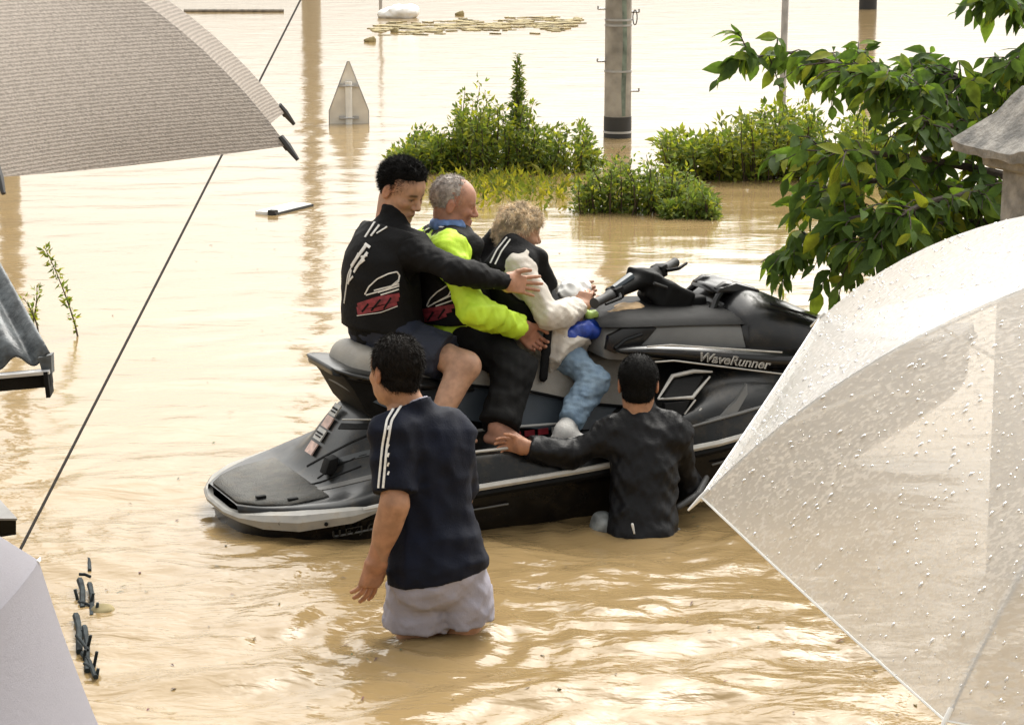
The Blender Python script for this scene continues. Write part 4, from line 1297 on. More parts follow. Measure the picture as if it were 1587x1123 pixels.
def head_field(Fh, c, M, s, female=False, old=False, neck=None, neck_r=0.055):
    g = lambda p: c + M @ (np.array(p, float) * s)
    e = lambda p, r, k=0.02, sub=False: Fh.ell(g(p), np.array(r) * s, M, k=k * s, sub=sub)
    e((-0.012, 0, 0.030), (0.094, 0.075, 0.088))
    e((0.028, 0, -0.042), (0.060, 0.056, 0.074), 0.04)
    e((0.030, 0, 0.030), (0.060, 0.062, 0.060), 0.03)
    for y in (-1, 1):
        e((0.015, y * 0.040, -0.065), (0.045, 0.018, 0.035), 0.03)
        e((0.058, y * 0.040, -0.026), (0.026, 0.022, 0.018), 0.022)
    e((0.066, 0, -0.100), (0.026, 0.028, 0.020), 0.025)
    for y in (-1, 1):
        Fh.ell(g((0.097, y * 0.031, -0.004)), np.array((0.016, 0.019, 0.0115)) * s, M, k=0.010 * s, sub=True)
        e((0.0725, y * 0.031, -0.005), (0.0145, 0.0165, 0.0125), 0.003)
        Fh.cap(g((0.083, y * 0.012, 0.012)), g((0.070, y * 0.048, 0.015)), 0.0085 * s, 0.006 * s, k=0.012 * s)
    Fh.cap(g((0.086, 0, 0.006)), g((0.107, 0, -0.032)), 0.0085 * s, 0.0125 * s, k=0.010 * s)
    for y in (-1, 1):
        e((0.096, y * 0.0115, -0.038), (0.0115, 0.0085, 0.008), 0.008)
    e((0.086, 0, -0.063), (0.0115, 0.018, 0.006), 0.012)
    e((0.0845, 0, -0.0745), (0.011, 0.016, 0.0068), 0.012)
    for y in (-1, 1):
        Fh.ell(g((-0.012, y * 0.078, -0.012)), np.array((0.019, 0.0085, 0.031)) * s, M, k=0.008 * s)
        Fh.ell(g((-0.006, y * 0.087, -0.010)), np.array((0.010, 0.005, 0.018)) * s, M, k=0.004 * s, sub=True)
    if neck is not None:
        Fh.cap(g((-0.022, 0, -0.062)), neck, neck_r * s, neck_r * 1.15, k=0.03)

def head_colors(V, c, M, s, brow=(0.09, 0.07, 0.06), old=False):
    q = ((V - c) @ M) / s
    n = len(V)
    C = np.ones((n, 3))
    x, y, z = q[:, 0], np.abs(q[:, 1]), q[:, 2]
    def blend(m, col):
        m = np.clip(m, 0, 1)[:, None]
        C[:] = C * (1 - m) + m * np.array(col)
    front = x > 0.05
    zl = z + 0.45 * y * y / 0.022
    blend(front * np.exp(-((zl + 0.069) / 0.009) ** 2 - (y / 0.020) ** 4) * 0.5, (0.80, 0.52, 0.50))
    blend(front * np.exp(-((zl + 0.0685) / 0.0022) ** 2 - (y / 0.020) ** 4) * 0.85, (0.28, 0.15, 0.14))
    blend((x > 0.03) * np.exp(-((z + 0.03) / 0.022) ** 2 - ((y - 0.043) / 0.02) ** 2) * 0.35, (1.05, 0.82, 0.78))
    blend(front * np.exp(-((z - 0.0175 + 0.12 * np.maximum(y - 0.03, 0)) / 0.0048) ** 2 - ((y - 0.031) / 0.019) ** 6) * (0.45 if old else 0.95), brow)
    blend(front * np.exp(-((z + 0.003) / 0.0036) ** 2 - ((y - 0.031) / 0.0145) ** 6), (0.08, 0.06, 0.05))
    blend(front * np.exp(-((z + 0.0075) / 0.0030) ** 2 - ((y - 0.031) / 0.0035) ** 4) * 0.9, (0.06, 0.04, 0.03))
    blend((x < 0.02) * (y > 0.07) * 0.4, (1.05, 0.72, 0.66))
    if not old:
        blend(front * np.exp(-((z + 0.085) / 0.028) ** 2) * 0.16, (0.55, 0.5, 0.5))
    else:
        blend(np.exp(-((z + 0.02) / 0.05) ** 2) * (x > 0) * 0.25, (1.05, 0.78, 0.72))
    return C

def hand_field(Fh, w, fd, th, s=1.0, curl=(0.35, 0.4, 0.45, 0.5), spread=0.10, thumb=0.55):
    """w wrist, fd finger direction, th towards the thumb"""
    x = unit(fd); y = unit(np.array(th) - x * (np.array(th) @ x)); z = np.cross(x, y)
    zb = z
    M = np.stack([x, y, z], 1)
    g = lambda p: np.array(w) + M @ (np.array(p, float) * s)
    Fh.cap(g((-0.05, 0, 0)), g((0.015, 0, 0)), 0.027 * s, 0.026 * s, k=0.02, n=z, sc=0.72)
    Fh.box(g((0.048, 0.0, 0)), np.array((0.034, 0.030, 0.005)) * s, M, rad=0.010 * s, k=0.02 * s)
    for i, (yy_, ln, rr) in enumerate(((0.030, 0.072, 0.0088), (0.0105, 0.080, 0.0092), (-0.0095, 0.074, 0.0088), (-0.0285, 0.058, 0.0078))):
        p = np.array([0.084 - 0.004 * abs(i - 1), yy_, 0.0])
        a = spread * (1.5 - i) * 0.9
        dirn = np.array([math.cos(a), math.sin(a), 0])
        ang = 0.0
        for j, fr in enumerate((0.45, 0.31, 0.24)):
            ang += curl[i] * (0.8, 1.0, 0.8)[j]
            q = p + (dirn * math.cos(ang) + np.array([0, 0, 1.0]) * math.sin(ang) * CURLSIGN[0]) * ln * fr
            Fh.cap(g(p), g(q), rr * s * (1 - 0.08 * j), rr * s * (0.92 - 0.08 * j), k=0.004 * s)
            p = q
    p0, p1 = np.array((0.015, 0.022, 0.0)), np.array((0.045, 0.022 + 0.035 * math.sin(thumb + 0.3), 0.006 * CURLSIGN[0]))
    p2 = p1 + np.array((0.026, 0.02 * math.sin(thumb), 0.010 * CURLSIGN[0]))
    p3 = p2 + np.array((0.025, 0.006 * math.sin(thumb), 0.008 * CURLSIGN[0]))
    Fh.cap(g(p0), g(p1), 0.015 * s, 0.0115 * s, k=0.014 * s)
    Fh.cap(g(p1), g(p2), 0.0112 * s, 0.010 * s, k=0.004 * s)
    Fh.cap(g(p2), g(p3), 0.010 * s, 0.008 * s, k=0.004 * s)
CURLSIGN = [1.0]

class Person:
    def __init__(s, label, J, root, size=1.0, head_s=1.0, belly=0.0, wide=1.0, arm=1.0):
        s.J = {k: np.array(v, float) for k, v in J.items()}
        s.root = np.array(root, float)
        s.size, s.hs, s.belly, s.wide, s.arm = size, head_s, belly, wide, arm
        s.t = thing('person', label, 'person', root)
        J = s.J
        s.up = unit(J['neck'] - J['pelvis'])
        r = unit(J['shR'] - J['shL']); r = unit(r - s.up * (r @ s.up))
        s.right = r
        s.fwd = np.cross(s.up, r)
        s.TM = np.stack([s.fwd, r, s.up], 1)
        s.HM = frame(J['face'], J['hup'])
    def torso(s, Fd, i=0.0, lo=True, sh=True):
        J, z, w = s.J, s.size, s.wide
        M = s.TM
        # hips follow the leg directions
        Fd.ell(J['pelvis'], np.array((0.118, 0.160 * w, 0.125)) * z + i, M, k=0.06)
        mid = (J['pelvis'] * 0.5 + J['chest'] * 0.5) + s.fwd * s.belly
        Fd.ell(mid, np.array((0.108 + s.belly, 0.145 * w, 0.16)) * z + i, M, k=0.08)
        Fd.ell(J['chest'], np.array((0.112, 0.158 * w, 0.17)) * z + i, M, k=0.07)
        if sh:
            Fd.cap(J['shL'] + (J['shR'] - J['shL']) * 0.06, J['shL'] + (J['shR'] - J['shL']) * 0.94, 0.062 * z + i, k=0.06)
        nb = J['neck']
        for a in ('shL', 'shR'):
            Fd.cap(J[a] * 0.75 + nb * 0.25 + s.up * 0.005, nb - s.up * 0.03, 0.048 * z + i, 0.05 * z + i, k=0.05)
    def arm_(s, Fd, sd, i=0.0, frac=2.0, cutend=True, k=0.04, flare=0.0):
        """frac: 1 = to the elbow, 2 = to the wrist"""
        J, z = s.J, s.size * s.arm
        a, e, w = J['sh' + sd], J['el' + sd], J['wr' + sd]
        if frac <= 1:
            p = a + (e - a) * frac
            Fd.cap(a, p + unit(e - a) * 0.05, 0.058 * z + i, 0.050 * z + i + flare, k=k, cut=(p, unit(e - a)))
        else:
            Fd.cap(a, e, 0.056 * z + i, 0.044 * z + i, k=k)
            p = e + (w - e) * (frac - 1)
            Fd.cap(e, p + unit(w - e) * 0.04, 0.045 * z + i, 0.031 * z + i + flare, k=0.03, cut=(p, unit(w - e)))
            Fd.ell(e + (w - e) * 0.3, np.array((0.10, 0.046, 0.046)) * z + i, frame(w - e, (0.1, 0.2, 1)), k=0.03, cut=(p, unit(w - e)))
    def leg_(s, Fd, sd, i=0.0, frac=2.0, k=0.05, flare=0.0):
        J, z = s.J, s.size
        a, e, w = J['hip' + sd], J['kn' + sd], J['an' + sd]
        if frac <= 1:
            p = a + (e - a) * frac
            Fd.cap(a, p + unit(e - a) * 0.06, 0.088 * z + i, 0.075 * z + i + flare, k=k, cut=(p, unit(e - a)))
        else:
            Fd.cap(a, e, 0.080 * z + i, 0.056 * z + i, k=k)
            p = e + (w - e) * (frac - 1)
            Fd.cap(e, p + unit(w - e) * 0.04, 0.050 * z + i, 0.035 * z + i + flare, k=0.04, cut=(p, unit(w - e)))
            back = unit(np.cross(np.cross(e - a, w - e), w - e))
            back = back if back @ (a - e) > 0 else -back
            Fd.ell(e + (w - e) * 0.32 + back * 0.018, np.array((0.13, 0.045, 0.045)) * z + i, frame(w - e, back), k=0.04, cut=(p, unit(w - e)))
    def foot_(s, Fd, sd, i=0.0):
        J, z = s.J, s.size
        a = J['an' + sd]; d = unit(J['toe' + sd])
        dn = np.array([0, 0, -1.0])
        Fd.cap(a - d * 0.035 * z + dn * 0.045 * z, a + d * 0.12 * z + dn * 0.058 * z, 0.034 * z + i, 0.034 * z + i, k=0.03, n=np.array([0, 0, 1.0]), sc=0.75)
        Fd.cap(a, a + d * 0.08 * z + dn * 0.04 * z, 0.038 * z + i, 0.028 * z + i, k=0.03)
        Fd.cap(a + d * 0.11 * z + dn * 0.062 * z, a + d * 0.165 * z + dn * 0.066 * z, 0.03 * z + i, 0.018 * z + i, k=0.02, n=np.array([0, 0, 1.0]), sc=0.6)
    def body(s, skin, hands, brow=(0.09, 0.07, 0.06), old=False, female=False, feet=True):
        J = s.J
        B = Field()
        s.torso(B)
        for sd in 'LR':
            s.arm_(B, sd); s.leg_(B, sd)
            if feet: s.foot_(B, sd)
        Hc = J['head']
        B.cap(Hc + s.HM @ np.array((-0.02, 0, -0.06)) * s.hs, J['neck'] - s.up * 0.03, 0.055 * s.hs, 0.062 * s.size, k=0.04)
        parts = [B.mesh(0.0085)]
        cols = [np.ones((len(parts[0][0]), 3))]
        H = Field()
        head_field(H, Hc, s.HM, s.hs, female, old, J['neck'], 0.052 if female else 0.056)
        m = H.mesh(0.0036)
        parts.append(m); cols.append(head_colors(m[0], Hc, s.HM, s.hs, brow, old))
        for sd, hp in hands.items():
            CURLSIGN[0] = hp.get('sign', 1.0)
            G = Field()
            hand_field(G, J['wr' + sd], hp['d'], hp['t'], hp.get('s', 1.0) * s.size, hp.get('curl', (0.35, 0.4, 0.45, 0.5)), hp.get('spread', 0.1), hp.get('thumb', 0.55))
            G.cap(J['wr' + sd] - unit(J['wr' + sd] - J['el' + sd]) * 0.06, J['wr' + sd], 0.034 * s.size, 0.029 * s.size, k=0.03)
            m = G.mesh(0.0032)
            c = np.ones((len(m[0]), 3)); c *= np.array([1.02, 0.93, 0.9])
            parts.append(m); cols.append(c)
        off, Vs, Qs = 0, [], []
        for v, q in parts:
            Vs.append(v - s.root); Qs.append(q + off); off += len(v)
        me = mesh_np('body', np.concatenate(Vs), np.concatenate(Qs))
        vcolor(me, np.concatenate(cols))
        return link('body', me, skin, s.t)
    def garment(s, name, Fd, matl, h=0.0078, disp=None, halves=(), label=None):
        V, Q = Fd.mesh(h, disp=disp, halves=halves)
        me = mesh_np(name, V - s.root, Q)
        o = link(name, me, matl, s.t)
        s.last = (V, Q)
        return o
    def bvh(s):
        V, Q = s.last
        return BVHTree.FromPolygons([Vector(v) for v in V], [tuple(map(int, q)) for q in Q])
    def ribbon(s, name, bvh, lines, width, matl, parent, lift=0.003, seg=10):
        """flat printed strips lying on a garment; lines are polylines of survey pixels"""
        mb = MB()
        for ln in lines:
            w0 = width
            if isinstance(ln, tuple): ln, w0 = ln
            P = np.array(ln, float)
            L = []
            for i in range(len(P) - 1):
                for u in np.linspace(0, 1, seg, endpoint=(i == len(P) - 2)):
                    L.append(P[i] + (P[i + 1] - P[i]) * u)
            pts = []
            for px, py in L:
                v = unit(_cD + _cR * (px - PX_W / 2) / F_PX - _cU * (py - PX_H / 2) / F_PX)
                hit = bvh.ray_cast(Vector(CAM), Vector(v))
                if hit[0] is not None:
                    n = np.array(hit[1]); n = n if n @ v < 0 else -n
                    pts.append((np.array(hit[0]), n))
            if len(pts) < 3: continue
            Pp = np.array([p for p, n in pts]); N = np.array([n for p, n in pts])
            for _ in range(2):
                Pp[1:-1] = (Pp[:-2] + 2 * Pp[1:-1] + Pp[2:]) / 4
                N[1:-1] = (N[:-2] + 2 * N[1:-1] + N[2:]) / 4
            V, Fc = [], []
            for i in range(len(Pp)):
                t_ = unit(Pp[min(i + 1, len(Pp) - 1)] - Pp[max(i - 1, 0)])
                c = unit(np.cross(t_, N[i])) * w0 / 2
                n = unit(N[i])
                b_ = Pp[i] + n * lift - s.root
                V += [b_ - c - n * 0.002, b_ - c * 0.9 + n * 0.001, b_ + c * 0.9 + n * 0.001, b_ + c - n * 0.002]
                if i:
                    k = 4 * i
                    Fc += [(k - 4, k - 3, k + 1, k), (k - 3, k - 2, k + 2, k + 1), (k - 2, k - 1, k + 3, k + 2)]
            mb.add(V, Fc)
        if mb.V:
            o = mb.build(name, matl, s.t, angle=60)
            o.parent = parent
            return o
    def hair(s, matl, ells, halves, disp, n, ln, wd, flow=0.5, rnd=0.35, curl=0.0, seed=1, h=0.005, up=0.0):
        """ells in head coordinates: (centre, radii, k)"""
        c, M, k = s.J['head'], s.HM, s.hs
        Fd = Field()
        for p, r, kk in ells:
            Fd.ell(c + M @ (np.array(p) * k), np.array(r) * k, M, k=kk)
        hv = [(c + M @ (np.array(p) * k), M @ unit(nn)) for p, nn in halves]
        V, Q = Fd.mesh(h, disp=disp, halves=hv)
        r = np.random.default_rng(seed)
        # strands
        e1 = V[Q[:, 1]] - V[Q[:, 0]]; e2 = V[Q[:, 3]] - V[Q[:, 0]]
        fn = np.cross(e1, e2); fn /= np.linalg.norm(fn, axis=1, keepdims=True) + 1e-9
        fc = V[Q].mean(1)
        keep = np.ones(len(fc), bool)
        for p, nn in hv:
            keep &= ((fc - p) @ nn) < -0.004
        ok = np.nonzero(keep)[0]
        idx = r.choice(ok, n)
        P, N = fc[idx], fn[idx]
        fl = M @ np.array((-0.5, 0, -0.75))
        tgn = fl - N * (N @ fl)[:, None]
        D = N * (1 - flow) + tgn * flow + r.normal(size=P.shape) * rnd + M @ np.array((0, 0, up))
        D /= np.linalg.norm(D, axis=1, keepdims=True)
        Ln = ln * r.uniform(0.5, 1.2, n)[:, None]
        Sd = np.cross(D, r.normal(size=P.shape)); Sd /= np.linalg.norm(Sd, axis=1, keepdims=True) + 1e-9
        B2 = np.cross(D, Sd)
        rows = []
        K_ = 4 if curl else 3
        for j in range(K_):
            u = j / (K_ - 1)
            p = P + D * Ln * u + B2 * (curl * math.sin(u * 5.0)) + (tgn - N * 0.6) * Ln * 0.22 * u * u * (1 if not curl else 0.3)
            w = wd * (1 - 0.85 * u)
            rows += [p - Sd * w, p + Sd * w]
        SV = np.stack(rows, 1).reshape(-1, 3)
        base = np.arange(n)[:, None] * (2 * K_)
        SQ = np.concatenate([base + np.array([[2 * j, 2 * j + 1, 2 * j + 3, 2 * j + 2]]) for j in range(K_ - 1)])
        me = mesh_np('hair', np.concatenate([V, SV]) - s.root, np.concatenate([Q, SQ + len(V)]))
        return link('hair', me, matl, s.t)

def kp(px, py, c):
    return K(Kpx(px, py, c))
SF = Kd((1, 0, 0)); SL = Kd((0, 1, 0)); SU = Kd((0, 0, 1))
mirror = lambda p, dx=0, dz=0: K((p[0] + dx, -p[1], p[2] + dz))

# ---- rear rider
def rear_rider():
    kn, an, sh = Kpx(723, 567, -0.34), Kpx(674, 664, -0.40), Kpx(646, 392, -0.175)
    J = dict(pelvis=K((0.71, 0, 0.71)), chest=K((0.715, 0, 0.945)), neck=K((0.765, 0, 1.115)), head=kp(622, 293, 0.0),
             face=(0.76, -0.55, -0.42), hup=(0.16, -0.08, 1), shR=K(sh), shL=K((0.74, 0.17, 1.04)),
             elR=kp(708, 420, -0.38), wrR=kp(784, 437, -0.285), elL=K((0.95, 0.30, 0.86)), wrL=K((1.12, 0.22, 0.78)),
             hipR=K((0.74, -0.10, 0.68)), hipL=K((0.74, 0.10, 0.68)), knR=K(kn), knL=mirror(kn), anR=K(an), anL=mirror(an), toeR=SF - 0.2 * SL, toeL=SF + 0.2 * SL)
    p = Person('rear rider in black long sleeves and life vest, hand on the woman\'s back', J, K((0.71, 0, 0.60)), 0.95, 1.0)
    hd = kp(834, 445, -0.275) - J['wrR']
    p.body(M_skinD, {'R': dict(d=hd, t=(0.1, 0.2, 1.0), curl=(0.14, 0.16, 0.20, 0.24), spread=0.16, thumb=0.6, s=1.0, sign=1.0), 'L': dict(d=SF, t=SU)})
    p.hair(M_hairK, [((-0.020, 0, 0.034), (0.095, 0.079, 0.090), 0.02), ((0.015, 0, 0.085), (0.062, 0.062, 0.034), 0.03)], [((0.072, 0, 0.058), (1.0, 0, -0.35)), ((0.0, 0, -0.02), (0.55, 0, -0.9))], wrinkle(0.004, 0.05, 5), 9000, 0.020, 0.0009, 0.45, 0.30, seed=2, up=0.15)
    Fs = Field(); p.torso(Fs, 0.012)
    p.arm_(Fs, 'R', 0.007, 1.97); p.arm_(Fs, 'L', 0.007, 1.95)
    Fs.cap(J['neck'] - p.up * 0.03, J['neck'] + p.up * 0.055 + p.fwd * 0.012, 0.068, 0.062, k=0.03)
    p.garment('long_sleeve_top', Fs, M_wet, disp=cloth(0.005, 0.10, 0.003, 0.035, 8))
    Fh = Field(); Fh.ell(J['pelvis'], np.array((0.12, 0.165, 0.115)) + 0.01, p.TM, k=0.06)
    for sd in 'RL': p.leg_(Fh, sd, 0.014, 0.70, flare=0.012)
    p.garment('shorts', Fh, M_shortn, disp=wrinkle(0.006, 0.09, 9))
    Fv = Field(); p.torso(Fv, 0.034, sh=False)
    bot = J['pelvis'] + p.up * 0.0
    for sd, sg in (('R', 1), ('L', -1)):
        c = J['sh' + sd] + p.right * sg * 0.02
        Fv.cap(c - p.up * 0.06 + p.fwd * 0.03, c + p.right * sg * 0.12 - p.up * 0.06 + p.fwd * 0.03, 0.085, k=0.02, sub=True)
    v = p.garment('life_vest', Fv, M_vest, disp=wrinkle(0.005, 0.12, 10), halves=[(bot, -p.up), (J['neck'] - p.up * 0.0 + p.fwd * 0.0, unit(p.up + 0.25 * p.fwd))])
    b = p.bvh()
    p.ribbon('white_stripes', b, [[(611, 329), (585, 338), (566, 368)], [(614, 337), (592, 344), (575, 366)], ([(600, 352), (584, 362)], 0.006)], 0.009, M_print, v)
    p.ribbon('back_print', b, [([(567, 381), (552, 402), (545, 413)], 0.016), ([(570, 391), (558, 407), (551, 417)], 0.012), ([(556, 392), (540, 425), (534, 470)], 0.006), [(545, 418), (540, 440)], ([(566, 378), (574, 384)], 0.012), ([(549, 422), (556, 410), (566, 402)], 0.010), ([(541, 436), (548, 428)], 0.008), ([(560, 398), (570, 396)], 0.008)], 0.008, M_print, v)
    p.ribbon('red_panel', b, [[(555, 473), (585, 463), (619, 457)], [(554, 479), (585, 470), (618, 463)], [(555, 485), (588, 478), (615, 470)]], 0.018, M_redp, v)
    p.ribbon('white_outline', b, [[(566, 456), (572, 444), (585, 432), (602, 424), (615, 421), (619, 427), (617, 437), (600, 448), (568, 457)], [(580, 450), (618, 440)], [(586, 453), (618, 443)], [(590, 457), (618, 448)], ([(600, 448), (619, 432)], 0.003), ([(554, 489), (590, 484), (616, 474)], 0.003)], 0.0055, M_print, v)
    p.ribbon('panel_streaks', b, [[(562, 483), (572, 470)], [(576, 481), (590, 464)], [(595, 478), (606, 461)]], 0.008, M_vest, v, lift=0.005)
    Fb = Field()
    Fb.cap(J['pelvis'] + p.right * 0.19 - p.fwd * 0.02 - p.up * 0.0, J['pelvis'] + p.right * 0.17 + p.fwd * 0.1, 0.02, k=0.02)
    return p
deck_strips()
rear_rider()

# ---- elderly man in the middle
def middle_rider():
    kn, an, sh = Kpx(802, 572, -0.30), Kpx(772, 664, -0.42), Kpx(697, 390, -0.165)
    J = dict(pelvis=K((1.04, 0, 0.68)), chest=K((1.005, 0, 0.885)), neck=K((1.035, 0, 1.055)), head=kp(703, 314, 0.0),
             face=(0.97, 0.02, -0.22), hup=(0.15, 0, 1), shR=K(sh), shL=K((0.985, 0.16, 0.99)),
             elR=kp(733, 482, -0.31), wrR=kp(808, 508, -0.23), elL=K((1.12, 0.30, 0.83)), wrL=K((1.34, 0.20, 0.78)),
             hipR=K((1.06, -0.10, 0.655)), hipL=K((1.06, 0.10, 0.655)), knR=K(kn), knL=mirror(kn), anR=K(an), anL=mirror(an), toeR=SF * 0.6 - 0.7 * SL, toeL=SF + 0.3 * SL)
    p = Person('elderly grey-haired man in neon yellow jacket and black life vest', J, K((1.04, 0, 0.58)), 0.93, 0.92)
    hd = kp(836, 540, -0.20) - J['wrR']
    p.body(M_skinB, {'R': dict(d=hd, t=(0.5, 0.2, 0.8), curl=(0.75, 0.8, 0.85, 0.9), spread=0.05, sign=1.0, s=1.08), 'L': dict(d=SF, t=SU, curl=(0.8, 0.8, 0.8, 0.8))}, brow=(0.7, 0.6, 0.55), old=True)
    p.hair(M_hairG, [((-0.016, 0, 0.030), (0.0965, 0.0775, 0.0905), 0.02)], [((0.035, 0, 0.07), (1.0, 0, 0.12)), ((0.0, 0, -0.025), (0.45, 0, -0.9))], wrinkle(0.003, 0.03, 5), 2600, 0.013, 0.0012, 0.45, 0.5, seed=3)
    Fs = Field(); p.torso(Fs, 0.016)
    p.arm_(Fs, 'R', 0.014, 1.95, flare=0.01); p.arm_(Fs, 'L', 0.018, 1.95)
    p.garment('neon_jacket', Fs, M_neon, disp=cloth(0.010, 0.11, 0.005, 0.040, 18), halves=[(J['pelvis'] - p.up * 0.05, -p.up)])
    Ft = Field(); Ft.ell(J['pelvis'] - p.up * 0.01, np.array((0.122, 0.165, 0.11)) + 0.01, p.TM, k=0.06)
    for sd in 'RL': p.leg_(Ft, sd, 0.024, 1.98, flare=0.03)
    p.garment('trousers', Ft, M_trous, disp=cloth(0.009, 0.15, 0.005, 0.05, 19))
    Fv = Field(); p.torso(Fv, 0.034, sh=False)
    for sd, sg in (('R', 1), ('L', -1)):
        c = J['sh' + sd] + p.right * sg * 0.01
        Fv.cap(c - p.up * 0.05 + p.fwd * 0.02, c + p.right * sg * 0.12 - p.up * 0.05 + p.fwd * 0.02, 0.095, k=0.02, sub=True)
        Fv.cap(J['neck'] + p.right * sg * 0.06 - p.up * 0.01 - p.fwd * 0.03, J['neck'] + p.right * sg * 0.10 - p.up * 0.035 + p.fwd * 0.05, 0.048, 0.045, k=0.04)
    v = p.garment('life_vest', Fv, M_vest, disp=wrinkle(0.005, 0.12, 20), halves=[(J['pelvis'] + p.up * 0.035, -p.up)])
    b = p.bvh()
    p.ribbon('white_stripes', b, [[(657, 352), (670, 345), (684, 346)], [(659, 358), (672, 351), (688, 353)]], 0.007, M_print, v)
    p.ribbon('red_panel', b, [[(655, 482), (680, 478), (704, 474)], [(655, 489), (680, 485), (700, 480)], [(656, 496), (676, 493), (692, 487)]], 0.018, M_redp, v)
    p.ribbon('white_outline', b, [[(662, 474), (667, 463), (678, 452), (694, 442), (700, 447), (695, 458), (664, 475)], [(672, 470), (699, 458)], [(676, 474), (702, 465)]], 0.005, M_print, v)
    p.ribbon('panel_streaks', b, [[(664, 496), (673, 482)], [(680, 493), (690, 478)]], 0.008, M_vest, v, lift=0.005)
    Fc = Field()
    for a in np.linspace(-1.75, 1.3, 9):
        q = J['neck'] + p.up * 0.048 - p.fwd * 0.019 * math.cos(a) * 3.6 + p.right * 0.072 * math.sin(a)
        q2 = J['neck'] + p.up * 0.048 - p.fwd * 0.019 * math.cos(a + 0.47) * 3.6 + p.right * 0.072 * math.sin(a + 0.47)
        Fc.cap(q, q2, 0.022, k=0.02)
    p.garment('blue_collar', Fc, M_dblue, h=0.007, disp=wrinkle(0.004, 0.04, 6))
middle_rider()

# ---- woman in front
def front_rider():
    kn, an, sh = Kpx(922, 592, -0.29), Kpx(874, 668, -0.40), Kpx(806, 416, -0.145)
    J = dict(pelvis=K((1.385, 0, 0.625)), chest=K((1.275, 0, 0.79)), neck=K((1.305, 0, 0.94)), head=kp(805, 358, 0.0),
             face=(0.93, 0.28, -0.22), hup=(0.2, 0, 1), shR=K(sh), shL=K((1.29, 0.14, 0.90)),
             elR=kp(851, 491, -0.25), wrR=kp(899, 478, -0.13), elL=K((1.45, 0.22, 0.76)), wrL=K((1.60, 0.08, 0.74)),
             hipR=K((1.40, -0.09, 0.60)), hipL=K((1.40, 0.09, 0.60)), knR=K(kn), knL=mirror(kn), anR=K(an), anL=mirror(an), toeR=SF * 0.95 - 0.25 * SL - 0.1 * SU, toeL=SF + 0.3 * SL)
    p = Person('hunched woman with curly light hair in cream coat, jeans and life vest', J, K((1.385, 0, 0.54)), 0.85, 0.86)
    p.body(M_skinC, {'R': dict(d=kp(906, 455, -0.10) - J['wrR'], t=(0.6, 0.3, 0.5), curl=(0.7, 0.75, 0.8, 0.85), spread=0.04), 'L': dict(d=SF - 0.5 * SL, t=SU, curl=(0.9, 0.95, 1.0, 1.0), sign=-1.0, s=0.9)}, female=True)
    p.hair(M_hairC, [((-0.020, 0, 0.032), (0.102, 0.086, 0.094), 0.02), ((-0.055, 0, -0.03), (0.055, 0.07, 0.055), 0.03), ((0.035, 0, 0.07), (0.055, 0.065, 0.045), 0.03)], [((0.085, 0, 0.03), (1.0, 0, -0.25)), ((0.02, 0, -0.02), (0.75, 0, -0.75))], cloth(0.012, 0.08, 0.006, 0.03, 25), 12000, 0.022, 0.0010, 0.25, 0.55, curl=0.007, seed=4)
    Fs = Field(); p.torso(Fs, 0.016)
    p.arm_(Fs, 'R', 0.014, 1.94, flare=0.006); p.arm_(Fs, 'L', 0.018, 1.95)
    for sd in 'RL': p.leg_(Fs, sd, 0.03, 0.48, flare=0.015)
    p.garment('cream_coat', Fs, M_cream, disp=cloth(0.009, 0.11, 0.005, 0.038, 28))
    Ft = Field(); Ft.ell(J['pelvis'], np.array((0.115, 0.15, 0.10)), p.TM, k=0.06)
    for sd in 'RL': p.leg_(Ft, sd, 0.009, 1.84, flare=0.014)
    p.garment('jeans', Ft, M_jean, disp=cloth(0.008, 0.12, 0.006, 0.042, 29, (0.8, 0.6, 1.2)))
    Fk = Field()
    for sd in 'RL':
        Fk = Field(); p.foot_(Fk, sd, 0.001)
        Fk.cap(J['an' + sd], J['an' + sd] + unit(J['kn' + sd] - J['an' + sd]) * 0.09, 0.036, 0.036, k=0.03)
        p.garment('sock', Fk, M_sock, h=0.007)
    Fv = Field(); p.torso(Fv, 0.042, sh=False)
    for sg in (-1, 1):
        q = lambda x, y, c: kp(x, y, -c) if sg < 0 else K(np.array(Kpx(x, y, -c)) * np.array([1, -1, 1]))
        Fv.cap(q(768, 412, 0.10), q(792, 376, 0.085), 0.05, 0.036, k=0.03).cap(q(794, 374, 0.085), q(836, 400, 0.11), 0.034, 0.032, k=0.02).cap(q(836, 400, 0.11), q(853, 440, 0.115), 0.032, 0.03, k=0.02)
    for sd, sg in (('R', 1), ('L', -1)):
        c = J['sh' + sd] + p.right * sg * 0.035
        Fv.cap(c - p.up * 0.06 + p.fwd * 0.0, c + p.right * sg * 0.14 - p.up * 0.06, 0.075, k=0.02, sub=True)
        Fv.cap(J['neck'] - p.up * 0.06 + p.right * sg * 0.045 + p.fwd * 0.02, J['neck'] + p.up * 0.012 + p.right * sg * 0.055 - p.fwd * 0.035, 0.035, 0.03, k=0.03)
    v = p.garment('life_vest', Fv, M_vest, disp=wrinkle(0.005, 0.12, 30), halves=[(J['pelvis'] + p.up * 0.07, -p.up)])
    b = p.bvh()
    p.ribbon('white_stripes', b, [[(760, 408), (770, 388), (786, 368)], [(767, 410), (777, 390), (791, 371)]], 0.006, M_print, v)
    Fb = Field()
    a0, a1, a2 = kp(850, 505, -0.205), kp(846, 545, -0.215), kp(842, 585, -0.225)
    Fb.cap(a0, a1, 0.02, k=0.01, n=SL, sc=0.5).cap(a1, a2, 0.02, k=0.01, n=SL, sc=0.5)
    p.garment('vest_strap', Fb, M_vest, h=0.007)
front_rider()

